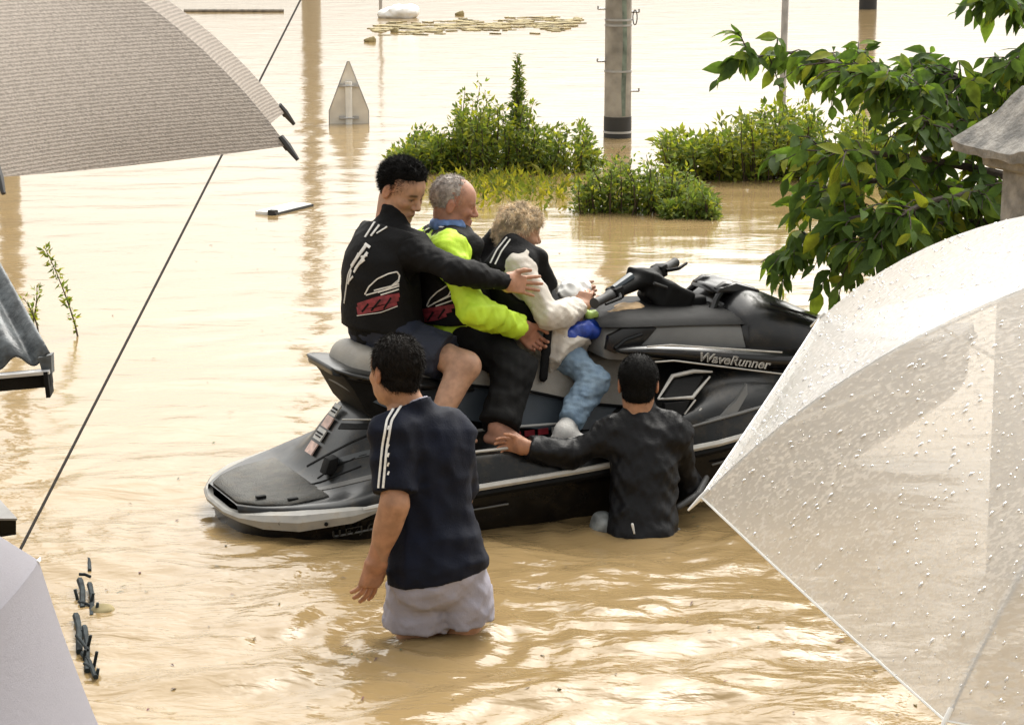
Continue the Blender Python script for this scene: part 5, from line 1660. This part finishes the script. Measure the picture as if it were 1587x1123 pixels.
# things the woman carries
V, Q = Field().ell(kp(888, 455, -0.05), (0.06, 0.05, 0.04)).ell(kp(903, 445, 0.0), (0.04, 0.05, 0.045), k=0.03).ell(kp(880, 447, 0.0), (0.04, 0.05, 0.035), k=0.03).mesh(0.007, disp=wrinkle(0.012, 0.05, 41))
o_ = kp(888, 455, -0.05)
tag(link('white_towel', mesh_np('white_towel', V - o_, Q), M_foam), 'crumpled white towel in the woman\'s hand', 'towel').location = o_
M_bluebag = mat('blue_plastic', (0.012, 0.045, 0.30), 0.35, var=0.3, vscale=25, bump=0.5, bscale=40)
M_lime = mat('lime_print', (0.35, 0.5, 0.12), 0.5, var=0.3, vscale=25)
V, Q = Field().cap(kp(882, 520, -0.20), kp(932, 500, -0.17), 0.035, 0.03, k=0.03).ell(kp(910, 512, -0.18), (0.07, 0.05, 0.035), k=0.03).mesh(0.007, disp=wrinkle(0.008, 0.05, 42))
o_ = kp(905, 512, -0.18)
tb = thing('blue_bag', 'blue plastic bag with a lime patch on the woman\'s lap', 'bag', o_)
link('bag', mesh_np('bag', V - o_, Q), M_bluebag, tb)
V, Q = Field().ell(kp(917, 488, -0.17), (0.035, 0.03, 0.022)).mesh(0.006, disp=wrinkle(0.006, 0.04, 43))
link('lime_patch', mesh_np('lime_patch', V - o_, Q), M_lime, tb)
M_tan = mat('tan_cloth', (0.46, 0.32, 0.18), 0.8, var=0.2, vscale=20)
V, Q = Field().cap(kp(945, 488, -0.14), kp(992, 480, -0.08), 0.022, 0.026, k=0.02).ell(kp(972, 478, -0.08), (0.06, 0.05, 0.022), k=0.02).mesh(0.007, disp=wrinkle(0.006, 0.06, 44))
o_ = kp(968, 482, -0.1)
tag(link('tan_cloth', mesh_np('tan_cloth', V - o_, Q), M_tan), 'tan cloth lying on the console below the handlebar', 'cloth').location = o_

# ---- man wading in front
def wading_man():
    Y = MAN[1]
    J = dict(head=at(613, 574, Y + 0.01), neck=at(636, 640, Y + 0.0), chest=at(662, 712, Y + 0.02), pelvis=at(680, 893, Y), face=(-0.55, 0.80, -0.12), hup=(0.06, 0.05, 1),
             shL=at(609, 674, Y - 0.09), shR=at(694, 676, Y + 0.06), elL=at(612, 780, Y - 0.17), wrL=at(584, 868, Y - 0.14), elR=at(712, 768, Y + 0.22), wrR=at(680, 760, Y + 0.42),
             hipL=at(648, 918, Y - 0.01), hipR=at(713, 914, Y + 0.02), knL=at(640, 1090, Y + 0.06), knR=at(716, 1080, Y + 0.10))
    J['anL'] = J['knL'] + np.array([-0.01, -0.05, -0.37]); J['anR'] = J['knR'] + np.array([0.02, -0.03, -0.38])
    dz = -0.60 - J['anL'][2]; J['anL'][2] = J['anR'][2] = -0.58
    J['toeL'] = J['toeR'] = np.array([0.1, 1, 0])
    p = Person('man wading in navy T-shirt with white sleeve stripes and grey shorts', J, (MAN[0], MAN[1], -0.66), 0.97, 0.98, belly=0.01, wide=0.97, arm=0.97)
    p.body(M_skinA, {'L': dict(d=at(566, 926, Y - 0.14) - J['wrL'], t=(0.75, 0.65, 0.1), curl=(0.25, 0.28, 0.32, 0.36), spread=0.16, sign=-1.0, s=1.08), 'R': dict(d=(-0.3, 0.9, 0.1), t=SU)})
    p.hair(M_hairB, [((-0.016, 0, 0.032), (0.101, 0.083, 0.093), 0.02), ((-0.035, 0, -0.035), (0.064, 0.066, 0.05), 0.02)], [((0.060, 0, 0.05), (1.0, 0, -0.25)), ((0.0, 0, -0.075), (0.55, 0, -0.85))], wrinkle(0.0025, 0.05, 51), 11000, 0.018, 0.0008, 0.72, 0.22, seed=6)
    Fs = Field()
    p.torso(Fs, 0.021)
    Fs.cap(J['neck'] - p.up * 0.05, J['neck'] + p.up * 0.05 - p.fwd * 0.01, 0.076, 0.066, k=0.04)
    hem = at(684, 888, Y)
    Fs.ell(J['pelvis'] + p.up * 0.06, (0.135, 0.172, 0.16), p.TM, k=0.08)
    p.arm_(Fs, 'L', 0.020, 0.86, flare=0.012); p.arm_(Fs, 'R', 0.020, 0.9, flare=0.012)
    hn = unit(np.array([0.13, 0.0, -1.0]))
    v = p.garment('t_shirt', Fs, M_navy, h=0.008, disp=cloth(0.009, 0.20, 0.0045, 0.06, 52, (1.1, 0.8, 0.7)), halves=[(hem, hn), (J['neck'] + p.up * 0.030, unit(p.up + 0.35 * p.fwd))])
    b = p.bvh()
    p.ribbon('sleeve_stripes', b, [[(627, 617), (612, 630), (600, 650), (593, 692), (587, 756)], [(633, 620), (619, 632), (607, 652), (600, 692), (594, 756)]], 0.008, M_print, v)
    p.ribbon('stripe_marks', b, [[(603, 660 + i * 14), (601, 666 + i * 14)] for i in range(0, 6)], 0.006, M_print, v)
    Fc = Field()
    nb = J['neck'] + p.up * 0.028
    for a in np.linspace(0, 2 * math.pi, 16, endpoint=False):
        q = lambda a: nb + p.right * 0.066 * math.cos(a) + p.fwd * (0.066 * math.sin(a) + 0.004) - p.up * 0.024 * math.sin(a)
        Fc.cap(q(a), q(a + 0.4), 0.0045, k=0.004)
    p.garment('collar', Fc, M_shortg, h=0.0035)
    Fh = Field(); Fh.ell(J['pelvis'] - p.up * 0.0, np.array((0.142, 0.186, 0.115)), p.TM, k=0.06)
    p.leg_(Fh, 'L', 0.024, 0.285, k=0.012, flare=0.022); p.leg_(Fh, 'R', 0.024, 0.235, k=0.012, flare=0.022)
    p.garment('shorts', Fh, M_shortg, h=0.008, disp=cloth(0.009, 0.12, 0.004, 0.04, 53))
wading_man()

# ---- man crouching against the hull
def crouching_man():
    Y = CRO[1]
    hand = kp(812, 692, -0.575)
    J = dict(head=at(989, 593, Y + 0.10), neck=at(990, 650, Y + 0.08), chest=at(999, 712, Y + 0.04), pelvis=at(994, 822, Y - 0.04), face=(0.02, 0.98, -0.15), hup=(0, 0.05, 1),
             shL=at(943, 677, Y + 0.07), shR=at(1049, 673, Y + 0.07), elL=at(884, 704, Y + 0.03), wrL=hand, elR=at(1066, 760, Y + 0.18), wrR=at(1066, 730, Y + 0.30),
             hipL=at(962, 842, Y), hipR=at(1026, 838, Y), knL=at(940, 900, Y + 0.12), knR=at(1050, 900, Y + 0.12))
    J['knL'][2] = J['knR'][2] = -0.30
    J['anL'] = np.array([J['knL'][0], J['knL'][1] - 0.14, -0.58]); J['anR'] = np.array([J['knR'][0], J['knR'][1] - 0.14, -0.58])
    J['toeL'] = J['toeR'] = np.array([0.05, 1, 0])
    p = Person('man in wet black jacket waist deep, holding the side of the jet ski', J, (CRO[0], CRO[1], -0.66), 0.88, 0.95, wide=0.84, arm=0.92)
    p.body(M_skinA, {'L': dict(d=kp(790, 689, -0.54) - hand + np.array([0, 0.01, 0]), t=(0, -0.2, 1.0), curl=(0.45, 0.5, 0.55, 0.6), spread=0.08, sign=-1.0, s=0.88), 'R': dict(d=(-0.2, 0.9, 0.3), t=SU)})
    p.hair(M_hairK, [((-0.014, 0, 0.030), (0.100, 0.082, 0.094), 0.02), ((-0.035, 0, -0.045), (0.062, 0.064, 0.05), 0.02)], [((0.070, 0, 0.05), (1.0, 0, -0.2)), ((0.0, 0, -0.088), (0.55, 0, -0.85))], wrinkle(0.0015, 0.05, 61), 11000, 0.010, 0.0007, 0.65, 0.28, seed=8)
    Fs = Field(); p.torso(Fs, 0.020)
    Fs.ell(J['pelvis'] - p.up * 0.07, (0.125, 0.14, 0.10), p.TM, k=0.06)
    p.arm_(Fs, 'L', 0.016, 1.93, flare=0.012); p.arm_(Fs, 'R', 0.014, 1.9)
    Fs.cap(J['neck'] - p.up * 0.03, J['neck'] + p.up * 0.062, 0.070, 0.064, k=0.03)
    w1, w2 = wrinkle(0.008, 0.16, 62, (0.9, 0.6, 1.0)), wrinkle(0.0045, 0.045, 63, (1.0, 0.6, 0.8))
    p.garment('wet_jacket', Fs, M_jacket, h=0.0075, disp=lambda P: w1(P) + w2(P))
    Ft = Field(); Ft.ell(J['pelvis'] - p.up * 0.10, np.array((0.11, 0.14, 0.12)), p.TM, k=0.06)
    Ft.ell(at(932, 815, Y - 0.02), (0.055, 0.06, 0.06), k=0.05)
    for sd in 'LR': p.leg_(Ft, sd, 0.02, 1.9)
    p.garment('grey_trousers', Ft, M_greyt, disp=wrinkle(0.012, 0.08, 64))
    Fb = Field(); Fb.cap(at(1050, 786, Y + 0.02), at(1082, 766, Y + 0.10), 0.012, 0.016, k=0.01).cap(at(1082, 766, Y + 0.10), at(1095, 740, Y + 0.2), 0.016, 0.012, k=0.01)
    p.garment('trailing_strap', Fb, M_dark, h=0.006)
    Fw = Field(); Fw.cap(at(980, 812, Y - 0.17), at(983, 826, Y - 0.17), 0.006, 0.004, k=0.004)
    p.garment('draw_cord', Fw, M_print, h=0.004)
crouching_man()
# ------------------------------------------------------------------ umbrellas in the foreground
def umbrella(name, label, ctr, ax, spin, r, h, mat_can, mat_rib, sag=0.012, tipblack=True, drops=0, scallop=0.05, rib_r=0.0022):
    t = thing(name, label, 'umbrella', ctr)
    ax = unit(ax)
    e1 = unit(np.cross(ax, [0, 1, .01])); e2 = np.cross(ax, e1)
    Rs = (r * r + h * h) / (2 * h); pm = math.asin(r / Rs)
    nt_, nu = 18, 12
    tt = np.linspace(0.02, 1, nt_)
    def pt(i, u, t_):
        def rib(k):
            a = spin + 2 * math.pi * k / 8
            return Rs * math.sin(t_ * pm) * (math.cos(a) * e1 + math.sin(a) * e2) + (Rs * math.cos(t_ * pm) - Rs * math.cos(pm)) * ax
        p = rib(i) * (1 - u) + rib(i + 1) * u
        w = 4 * u * (1 - u)
        p = p * (1 - scallop * w * t_ ** 6) + ax * (-sag * w * math.sin(t_ * 2.6)) 
        return p
    panels = []
    for i in range(8):
        rows = [[pt(i, u, t_) for u in np.linspace(0, 1, nu + 1)] for t_ in tt]
        Vv, Ff = loft(rows)
        # UV-like coordinate: distance along the rib and around, stored as a colour layer
        mb = MB().add(Vv, Ff)
        o = mb.build('canopy_panel', mat_can, t, angle=60)
        panels.append((Vv, Ff))
        rb = MB().tube([pt(i, 0, t_) - ax * 0.004 for t_ in tt], rib_r, 6)
        ro = rb.build('rib', mat_rib, t)
        d = unit(pt(i, 0, 1.0) - pt(i, 0, 0.95))
        p = pt(i, 0, 1.0)
        MB().tube([p - d * 0.012, p, p + d * 0.018], [0.0035, 0.0042, 0.0022] if tipblack else [0.0022, 0.0024, 0.001], 8).build('tip', M_dark if tipblack else M_clearrib, ro)
        sp = MB().tube([pt(i, 0, 0.55) - ax * 0.006, ax * (h - 0.30)], 0.0018, 5).build('stretcher', mat_rib, t)
    if drops:
        for i in range(8):
            MB().tube([pt(i, u, 1.0) + ax * 0.0005 for u in np.linspace(0, 1, nu + 1)], 0.0012, 5).build('hem', M_wht, t)
    MB().tube([ax * (h + 0.05), ax * h, ax * (h - 0.75)], [0.003, 0.006, 0.006], 8).build('shaft', mat_rib, t)
    hk = ax * (h - 0.75)
    MB().tube([hk + ax * 0.06] + [hk + e1 * (0.035 - 0.035 * math.cos(a)) - ax * 0.035 * math.sin(a) * 1.6 for a in np.linspace(0, 3.3, 8)], 0.010, 8).build('handle', M_dark, t)
    if drops:
        rr = np.random.default_rng(9)
        Vd, Fd_ = [], []
        n = 0
        for k in range(drops):
            i = rr.integers(0, 8); u = rr.random(); t_ = math.sqrt(rr.uniform(0.05, 1))
            p = pt(i, u, t_); q = pt(i, u, min(1, t_ + 0.01)); s_ = pt(i, min(1, u + 0.02), t_)
            if i == 0 or i == 7 or i == 1 or rr.random() < 0.4:
                dn = unit(q - p); sd_ = unit(s_ - p); nn = unit(np.cross(dn, sd_)); nn = nn if nn @ ax > 0 else -nn
                a = 0.0005 + 0.0011 * rr.random() ** 2.5; b_ = a * rr.uniform(1.0, 2.6)
                c = p + nn * 0.0004
                ring = [c + sd_ * a * math.cos(x) + dn * b_ * math.sin(x) for x in np.linspace(0, 2 * math.pi, 7)[:-1]]
                top = [c + nn * a * 0.7 + (x - c) * 0.55 for x in ring]
                Vd += ring + top + [c + nn * a * 0.85]
                Fd_ += [(n + j, n + (j + 1) % 6, n + 6 + (j + 1) % 6, n + 6 + j) for j in range(6)] + [(n + 6 + j, n + 6 + (j + 1) % 6, n + 12) for j in range(6)]
                n += 13
        mb = MB(); mb.V = [tuple(map(float, v)) for v in Vd]; mb.F = Fd_; mb.mi = [0] * len(Fd_)
        me = bpy.data.meshes.new('rain_drops'); me.from_pydata(mb.V, [], mb.F); me.update()
        me.polygons.foreach_set('use_smooth', np.ones(len(me.polygons), dtype=bool))
        tag(link('rain_drops', me, M_drop, t), kind='stuff')
    return t

def vinyl_material():
    m = bpy.data.materials.new('clear_vinyl'); m.use_nodes = True
    t = m.node_tree; b = t.nodes['Principled BSDF']; out = t.nodes['Material Output']
    tc = t.nodes.new('ShaderNodeTexCoord')
    mp = t.nodes.new('ShaderNodeMapping'); mp.inputs['Scale'].default_value = (1, 1, 1)
    t.links.new(tc.outputs['Object'], mp.inputs[0])
    nz = t.nodes.new('ShaderNodeTexNoise'); nz.inputs['Scale'].default_value = 260; nz.inputs['Detail'].default_value = 3
    mp.inputs['Scale'].default_value = (0.28, 1.0, 1.0)
    mp.inputs['Rotation'].default_value = (0, 0.45, 0.35)
    t.links.new(mp.outputs[0], nz.inputs['Vector'])
    n2 = t.nodes.new('ShaderNodeTexNoise'); n2.inputs['Scale'].default_value = 9; n2.inputs['Detail'].default_value = 4
    t.links.new(tc.outputs['Object'], n2.inputs['Vector'])
    ad = t.nodes.new('ShaderNodeMath'); ad.operation = 'MULTIPLY_ADD'; ad.inputs[1].default_value = 0.45
    t.links.new(n2.outputs[0], ad.inputs[0]); t.links.new(nz.outputs[0], ad.inputs[2])
    mr = t.nodes.new('ShaderNodeMapRange'); mr.inputs[1].default_value = 0.72; mr.inputs[2].default_value = 0.86; mr.inputs[3].default_value = 0.72; mr.inputs[4].default_value = 0.97
    t.links.new(ad.outputs[0], mr.inputs[0])
    tr = t.nodes.new('ShaderNodeBsdfTransparent'); tr.inputs[0].default_value = (0.97, 0.97, 0.96, 1)
    df = t.nodes.new('ShaderNodeBsdfDiffuse'); df.inputs[0].default_value = (0.86, 0.87, 0.88, 1)
    tl = t.nodes.new('ShaderNodeBsdfTranslucent'); tl.inputs[0].default_value = (0.86, 0.87, 0.88, 1)
    m1 = t.nodes.new('ShaderNodeMixShader'); m1.inputs[0].default_value = 0.6
    t.links.new(df.outputs[0], m1.inputs[1]); t.links.new(tl.outputs[0], m1.inputs[2])
    m2 = t.nodes.new('ShaderNodeMixShader')
    t.links.new(mr.outputs[0], m2.inputs[0]); t.links.new(tr.outputs[0], m2.inputs[1]); t.links.new(m1.outputs[0], m2.inputs[2])
    gl = t.nodes.new('ShaderNodeBsdfGlossy'); gl.inputs['Roughness'].default_value = 0.08
    fr = t.nodes.new('ShaderNodeFresnel'); fr.inputs[0].default_value = 1.45
    bp = t.nodes.new('ShaderNodeBump'); bp.inputs['Strength'].default_value = 0.6; bp.inputs['Distance'].default_value = 0.004
    t.links.new(ad.outputs[0], bp.inputs['Height'])
    t.links.new(bp.outputs[0], gl.inputs['Normal'])
    m3 = t.nodes.new('ShaderNodeMixShader')
    t.links.new(fr.outputs[0], m3.inputs[0]); t.links.new(m2.outputs[0], m3.inputs[1]); t.links.new(gl.outputs[0], m3.inputs[2])
    t.links.new(m3.outputs[0], out.inputs[0])
    return m
M_vinyl = vinyl_material()
M_drop = mat('water_drop', (0.8, 0.8, 0.8), 0.05, spec=0.6, var=0.0, rvar=0)
M_drop.node_tree.nodes['Principled BSDF'].inputs['Transmission Weight'].default_value = 0.7
M_clearrib = mat('white_rib', (0.8, 0.8, 0.78), 0.4)

def weave_material(name, col, col2, scale, axis_rot, contrast=1.0, trans=0.15):
    m = mat(name, col, 0.85, spec=0.2, var=0.1, vscale=6)
    t = m.node_tree; b = t.nodes['Principled BSDF']
    tc = t.nodes.new('ShaderNodeTexCoord'); mp = t.nodes.new('ShaderNodeMapping'); mp.inputs['Rotation'].default_value = axis_rot
    t.links.new(tc.outputs['Object'], mp.inputs[0])
    wv = t.nodes.new('ShaderNodeTexWave'); wv.wave_type = 'BANDS'; wv.bands_direction = 'Z'
    wv.inputs['Scale'].default_value = scale; wv.inputs['Distortion'].default_value = 4.0; wv.inputs['Detail'].default_value = 3; wv.inputs['Detail Scale'].default_value = 4
    t.links.new(mp.outputs[0], wv.inputs['Vector'])
    nz = t.nodes.new('ShaderNodeTexNoise'); nz.inputs['Scale'].default_value = 260; nz.inputs['Detail'].default_value = 2
    t.links.new(tc.outputs['Object'], nz.inputs['Vector'])
    ml = t.nodes.new('ShaderNodeMath'); ml.operation = 'MULTIPLY_ADD'; ml.inputs[1].default_value = 1.5; 
    t.links.new(nz.outputs[0], ml.inputs[0]); t.links.new(wv.outputs[1], ml.inputs[2])
    mr = t.nodes.new('ShaderNodeMapRange'); mr.inputs[1].default_value = 0.45; mr.inputs[2].default_value = 1.75
    t.links.new(ml.outputs[0], mr.inputs[0])
    mx = t.nodes.new('ShaderNodeMix'); mx.data_type = 'RGBA'
    mx.inputs[6].default_value = list(col2) + [1]; mx.inputs[7].default_value = list(col) + [1]
    t.links.new(mr.outputs[0], mx.inputs[0])
    t.links.new(mx.outputs[2], b.inputs['Base Color'])
    tr = t.nodes.new('ShaderNodeBsdfTranslucent'); t.links.new(mx.outputs[2], tr.inputs[0])
    ms = t.nodes.new('ShaderNodeMixShader'); ms.inputs[0].default_value = trans
    t.links.new(b.outputs[0], ms.inputs[1]); t.links.new(tr.outputs[0], ms.inputs[2])
    t.links.new(ms.outputs[0], t.nodes['Material Output'].inputs[0])
    bp = t.nodes.new('ShaderNodeBump'); bp.inputs['Strength'].default_value = 0.5; bp.inputs['Distance'].default_value = 0.001
    t.links.new(ml.outputs[0], bp.inputs['Height']); t.links.new(bp.outputs[0], b.inputs['Normal'])
    return m
M_taupe = weave_material('taupe_weave', (0.35, 0.31, 0.27), (0.19, 0.167, 0.145), 95, (0, 0, 0), trans=0.2)
M_lilac = weave_material('pale_grey_fabric', (0.31, 0.305, 0.345), (0.285, 0.28, 0.315), 240, (0.4, 0.3, 0), trans=0.2)
M_ribk = mat('black_rib', (0.02, 0.02, 0.02), 0.5)

umbrella('clear_umbrella', 'clear vinyl umbrella covered in rain drops, filling the lower right', (0.728, 2.354, 2.034), (-0.034, -0.248, 0.968), 0.0123, 0.5514, 0.2482, M_vinyl, M_clearrib, sag=0.004, tipblack=False, drops=4000, scallop=0.0, rib_r=0.0013)
umbrella('taupe_umbrella', 'taupe woven umbrella with black rib tips, upper left corner', (-0.70, 2.794, 2.311), (0.005, 0.006, 1.0), 2.8415, 0.4909, 0.2403, M_taupe, M_ribk, sag=0.012, scallop=0.055)
umbrella('pale_umbrella', 'pale grey umbrella in the lower left corner', (-0.7625, 2.6635, 1.6303), (0.7385, -0.4034, 0.5403), 0.75, 0.5, 0.14, M_lilac, M_clearrib, sag=0.006, tipblack=False, scallop=0.02)

# ------------------------------------------------------------------ roof corner, lower plate and cable at the left
M_slate = mat('wet_corrugated_sheet', (0.075, 0.085, 0.09), 0.45, spec=0.5, var=0.5, vscale=25, bump=0.4, bscale=60)
Yr = 4.6
tR = thing('corrugated_roof', 'corner of a wet dark corrugated roof with black gutter at the left edge', 'roof', at(-60, 600, Yr))
o0 = np.array(at(-60, 600, Yr))
# sheet: wavy cross-section runs from left (off frame) to the right verge, ridges climb away to the upper left
A, B = at(-190, 585, Yr - 0.02), at(79, 556, Yr)            # eave line
up_ = at(-62, 300, Yr + 0.55) - at(79, 556, Yr)
rows = []
nn_ = 60
wl = 0.063
for k in range(nn_ + 1):
    u = k / nn_
    base = A + (B - A) * u
    ph = 2 * math.pi * (1 - u) * np.linalg.norm(B - A) / wl
    off = np.array([0, -0.35, 1.0]) * 0.011 * math.cos(ph)
    rows.append([base + up_ * s + off - o0 for s in np.linspace(0, 1, 10)])
Vv, Ff = loft(rows)
sh_ = MB().add(Vv, Ff).build('corrugated_sheet', M_slate, tR, angle=80)
so = sh_.modifiers.new('thick', 'SOLIDIFY'); so.thickness = 0.005
a, c = at(-190, 612, Yr - 0.03) - o0, at(77, 588, Yr - 0.01) - o0
d = unit(c - a)
MB().box((a + c) / 2 + np.array([0, 0.02, 0]), (np.linalg.norm(c - a) / 2, 0.02, 0.014), frame(d, (0, 0, 1))).build('fascia', M_black, tR, bevel=0.002)
MB().box((a + c) / 2 + np.array([0, -0.006, 0.016]), (np.linalg.norm(c - a) / 2 + 0.002, 0.012, 0.003), frame(d, (0, 0, 1))).build('fascia_cap', M_steel, tR)
MB().box(c + np.array([-0.004, 0.01, -0.006]), (0.004, 0.03, 0.024), frame(d, (0, 0, 1))).build('end_cap', M_black, tR, bevel=0.001)
MB().prism([(c[0] - 0.012, c[2] + 0.01), (c[0] + 0.004, c[2] + 0.01), (c[0] + 0.004, c[2] + 0.045), (c[0] - 0.02, c[2] + 0.04)], c[1] + 0.0, c[1] + 0.03).build('verge_block', M_slate, tR)

p0 = at(-40, 800, 3.4)
tL = thing('eave_plate', 'small grey eave corner with black underside just above the pale umbrella', 'roof', p0)
q = lambda px, py, dy=0.0: at(px, py, 3.4 + dy) - p0
MB().add([q(-120, 700, 0.25), q(-8, 765, 0.12), q(27, 803), q(-120, 803), q(-120, 704, 0.25), q(-8, 769, 0.12), q(26, 806), q(-120, 806)], [(0, 1, 2, 3), (7, 6, 5, 4), (0, 4, 5, 1), (1, 5, 6, 2), (2, 6, 7, 3), (3, 7, 4, 0)]).build('plate', mat('weathered_plate', (0.22, 0.21, 0.2), 0.7, var=0.3), tL)
MB().add([q(-120, 806, 0.01), q(25, 806, 0.01), q(25, 828, 0.02), q(-120, 850, 0.02), q(-120, 806, 0.1), q(25, 806, 0.1), q(25, 828, 0.1), q(-120, 850, 0.1)], [(0, 1, 2, 3), (7, 6, 5, 4), (0, 4, 5, 1), (1, 5, 6, 2), (2, 6, 7, 3), (3, 7, 4, 0)]).build('underside', M_black, tL)

a, c = at(10, 893, 3.6), at(560, -187, 7.6)
M_cable = mat('grey_cable', (0.016, 0.013, 0.010), 0.8, spec=0.1, var=0.3, vscale=60)
cb = MB(); n = 30
cb.tube([(a + (c - a) * u - a) + np.array([0, 0, -0.004 * math.sin(math.pi * u)]) for u in np.linspace(0, 1, n)], 0.0024, 8)
co = cb.build('cable', M_cable); co.location = a
tag(co, 'thin cable slanting up from the pale umbrella past the taupe umbrella', 'cable')
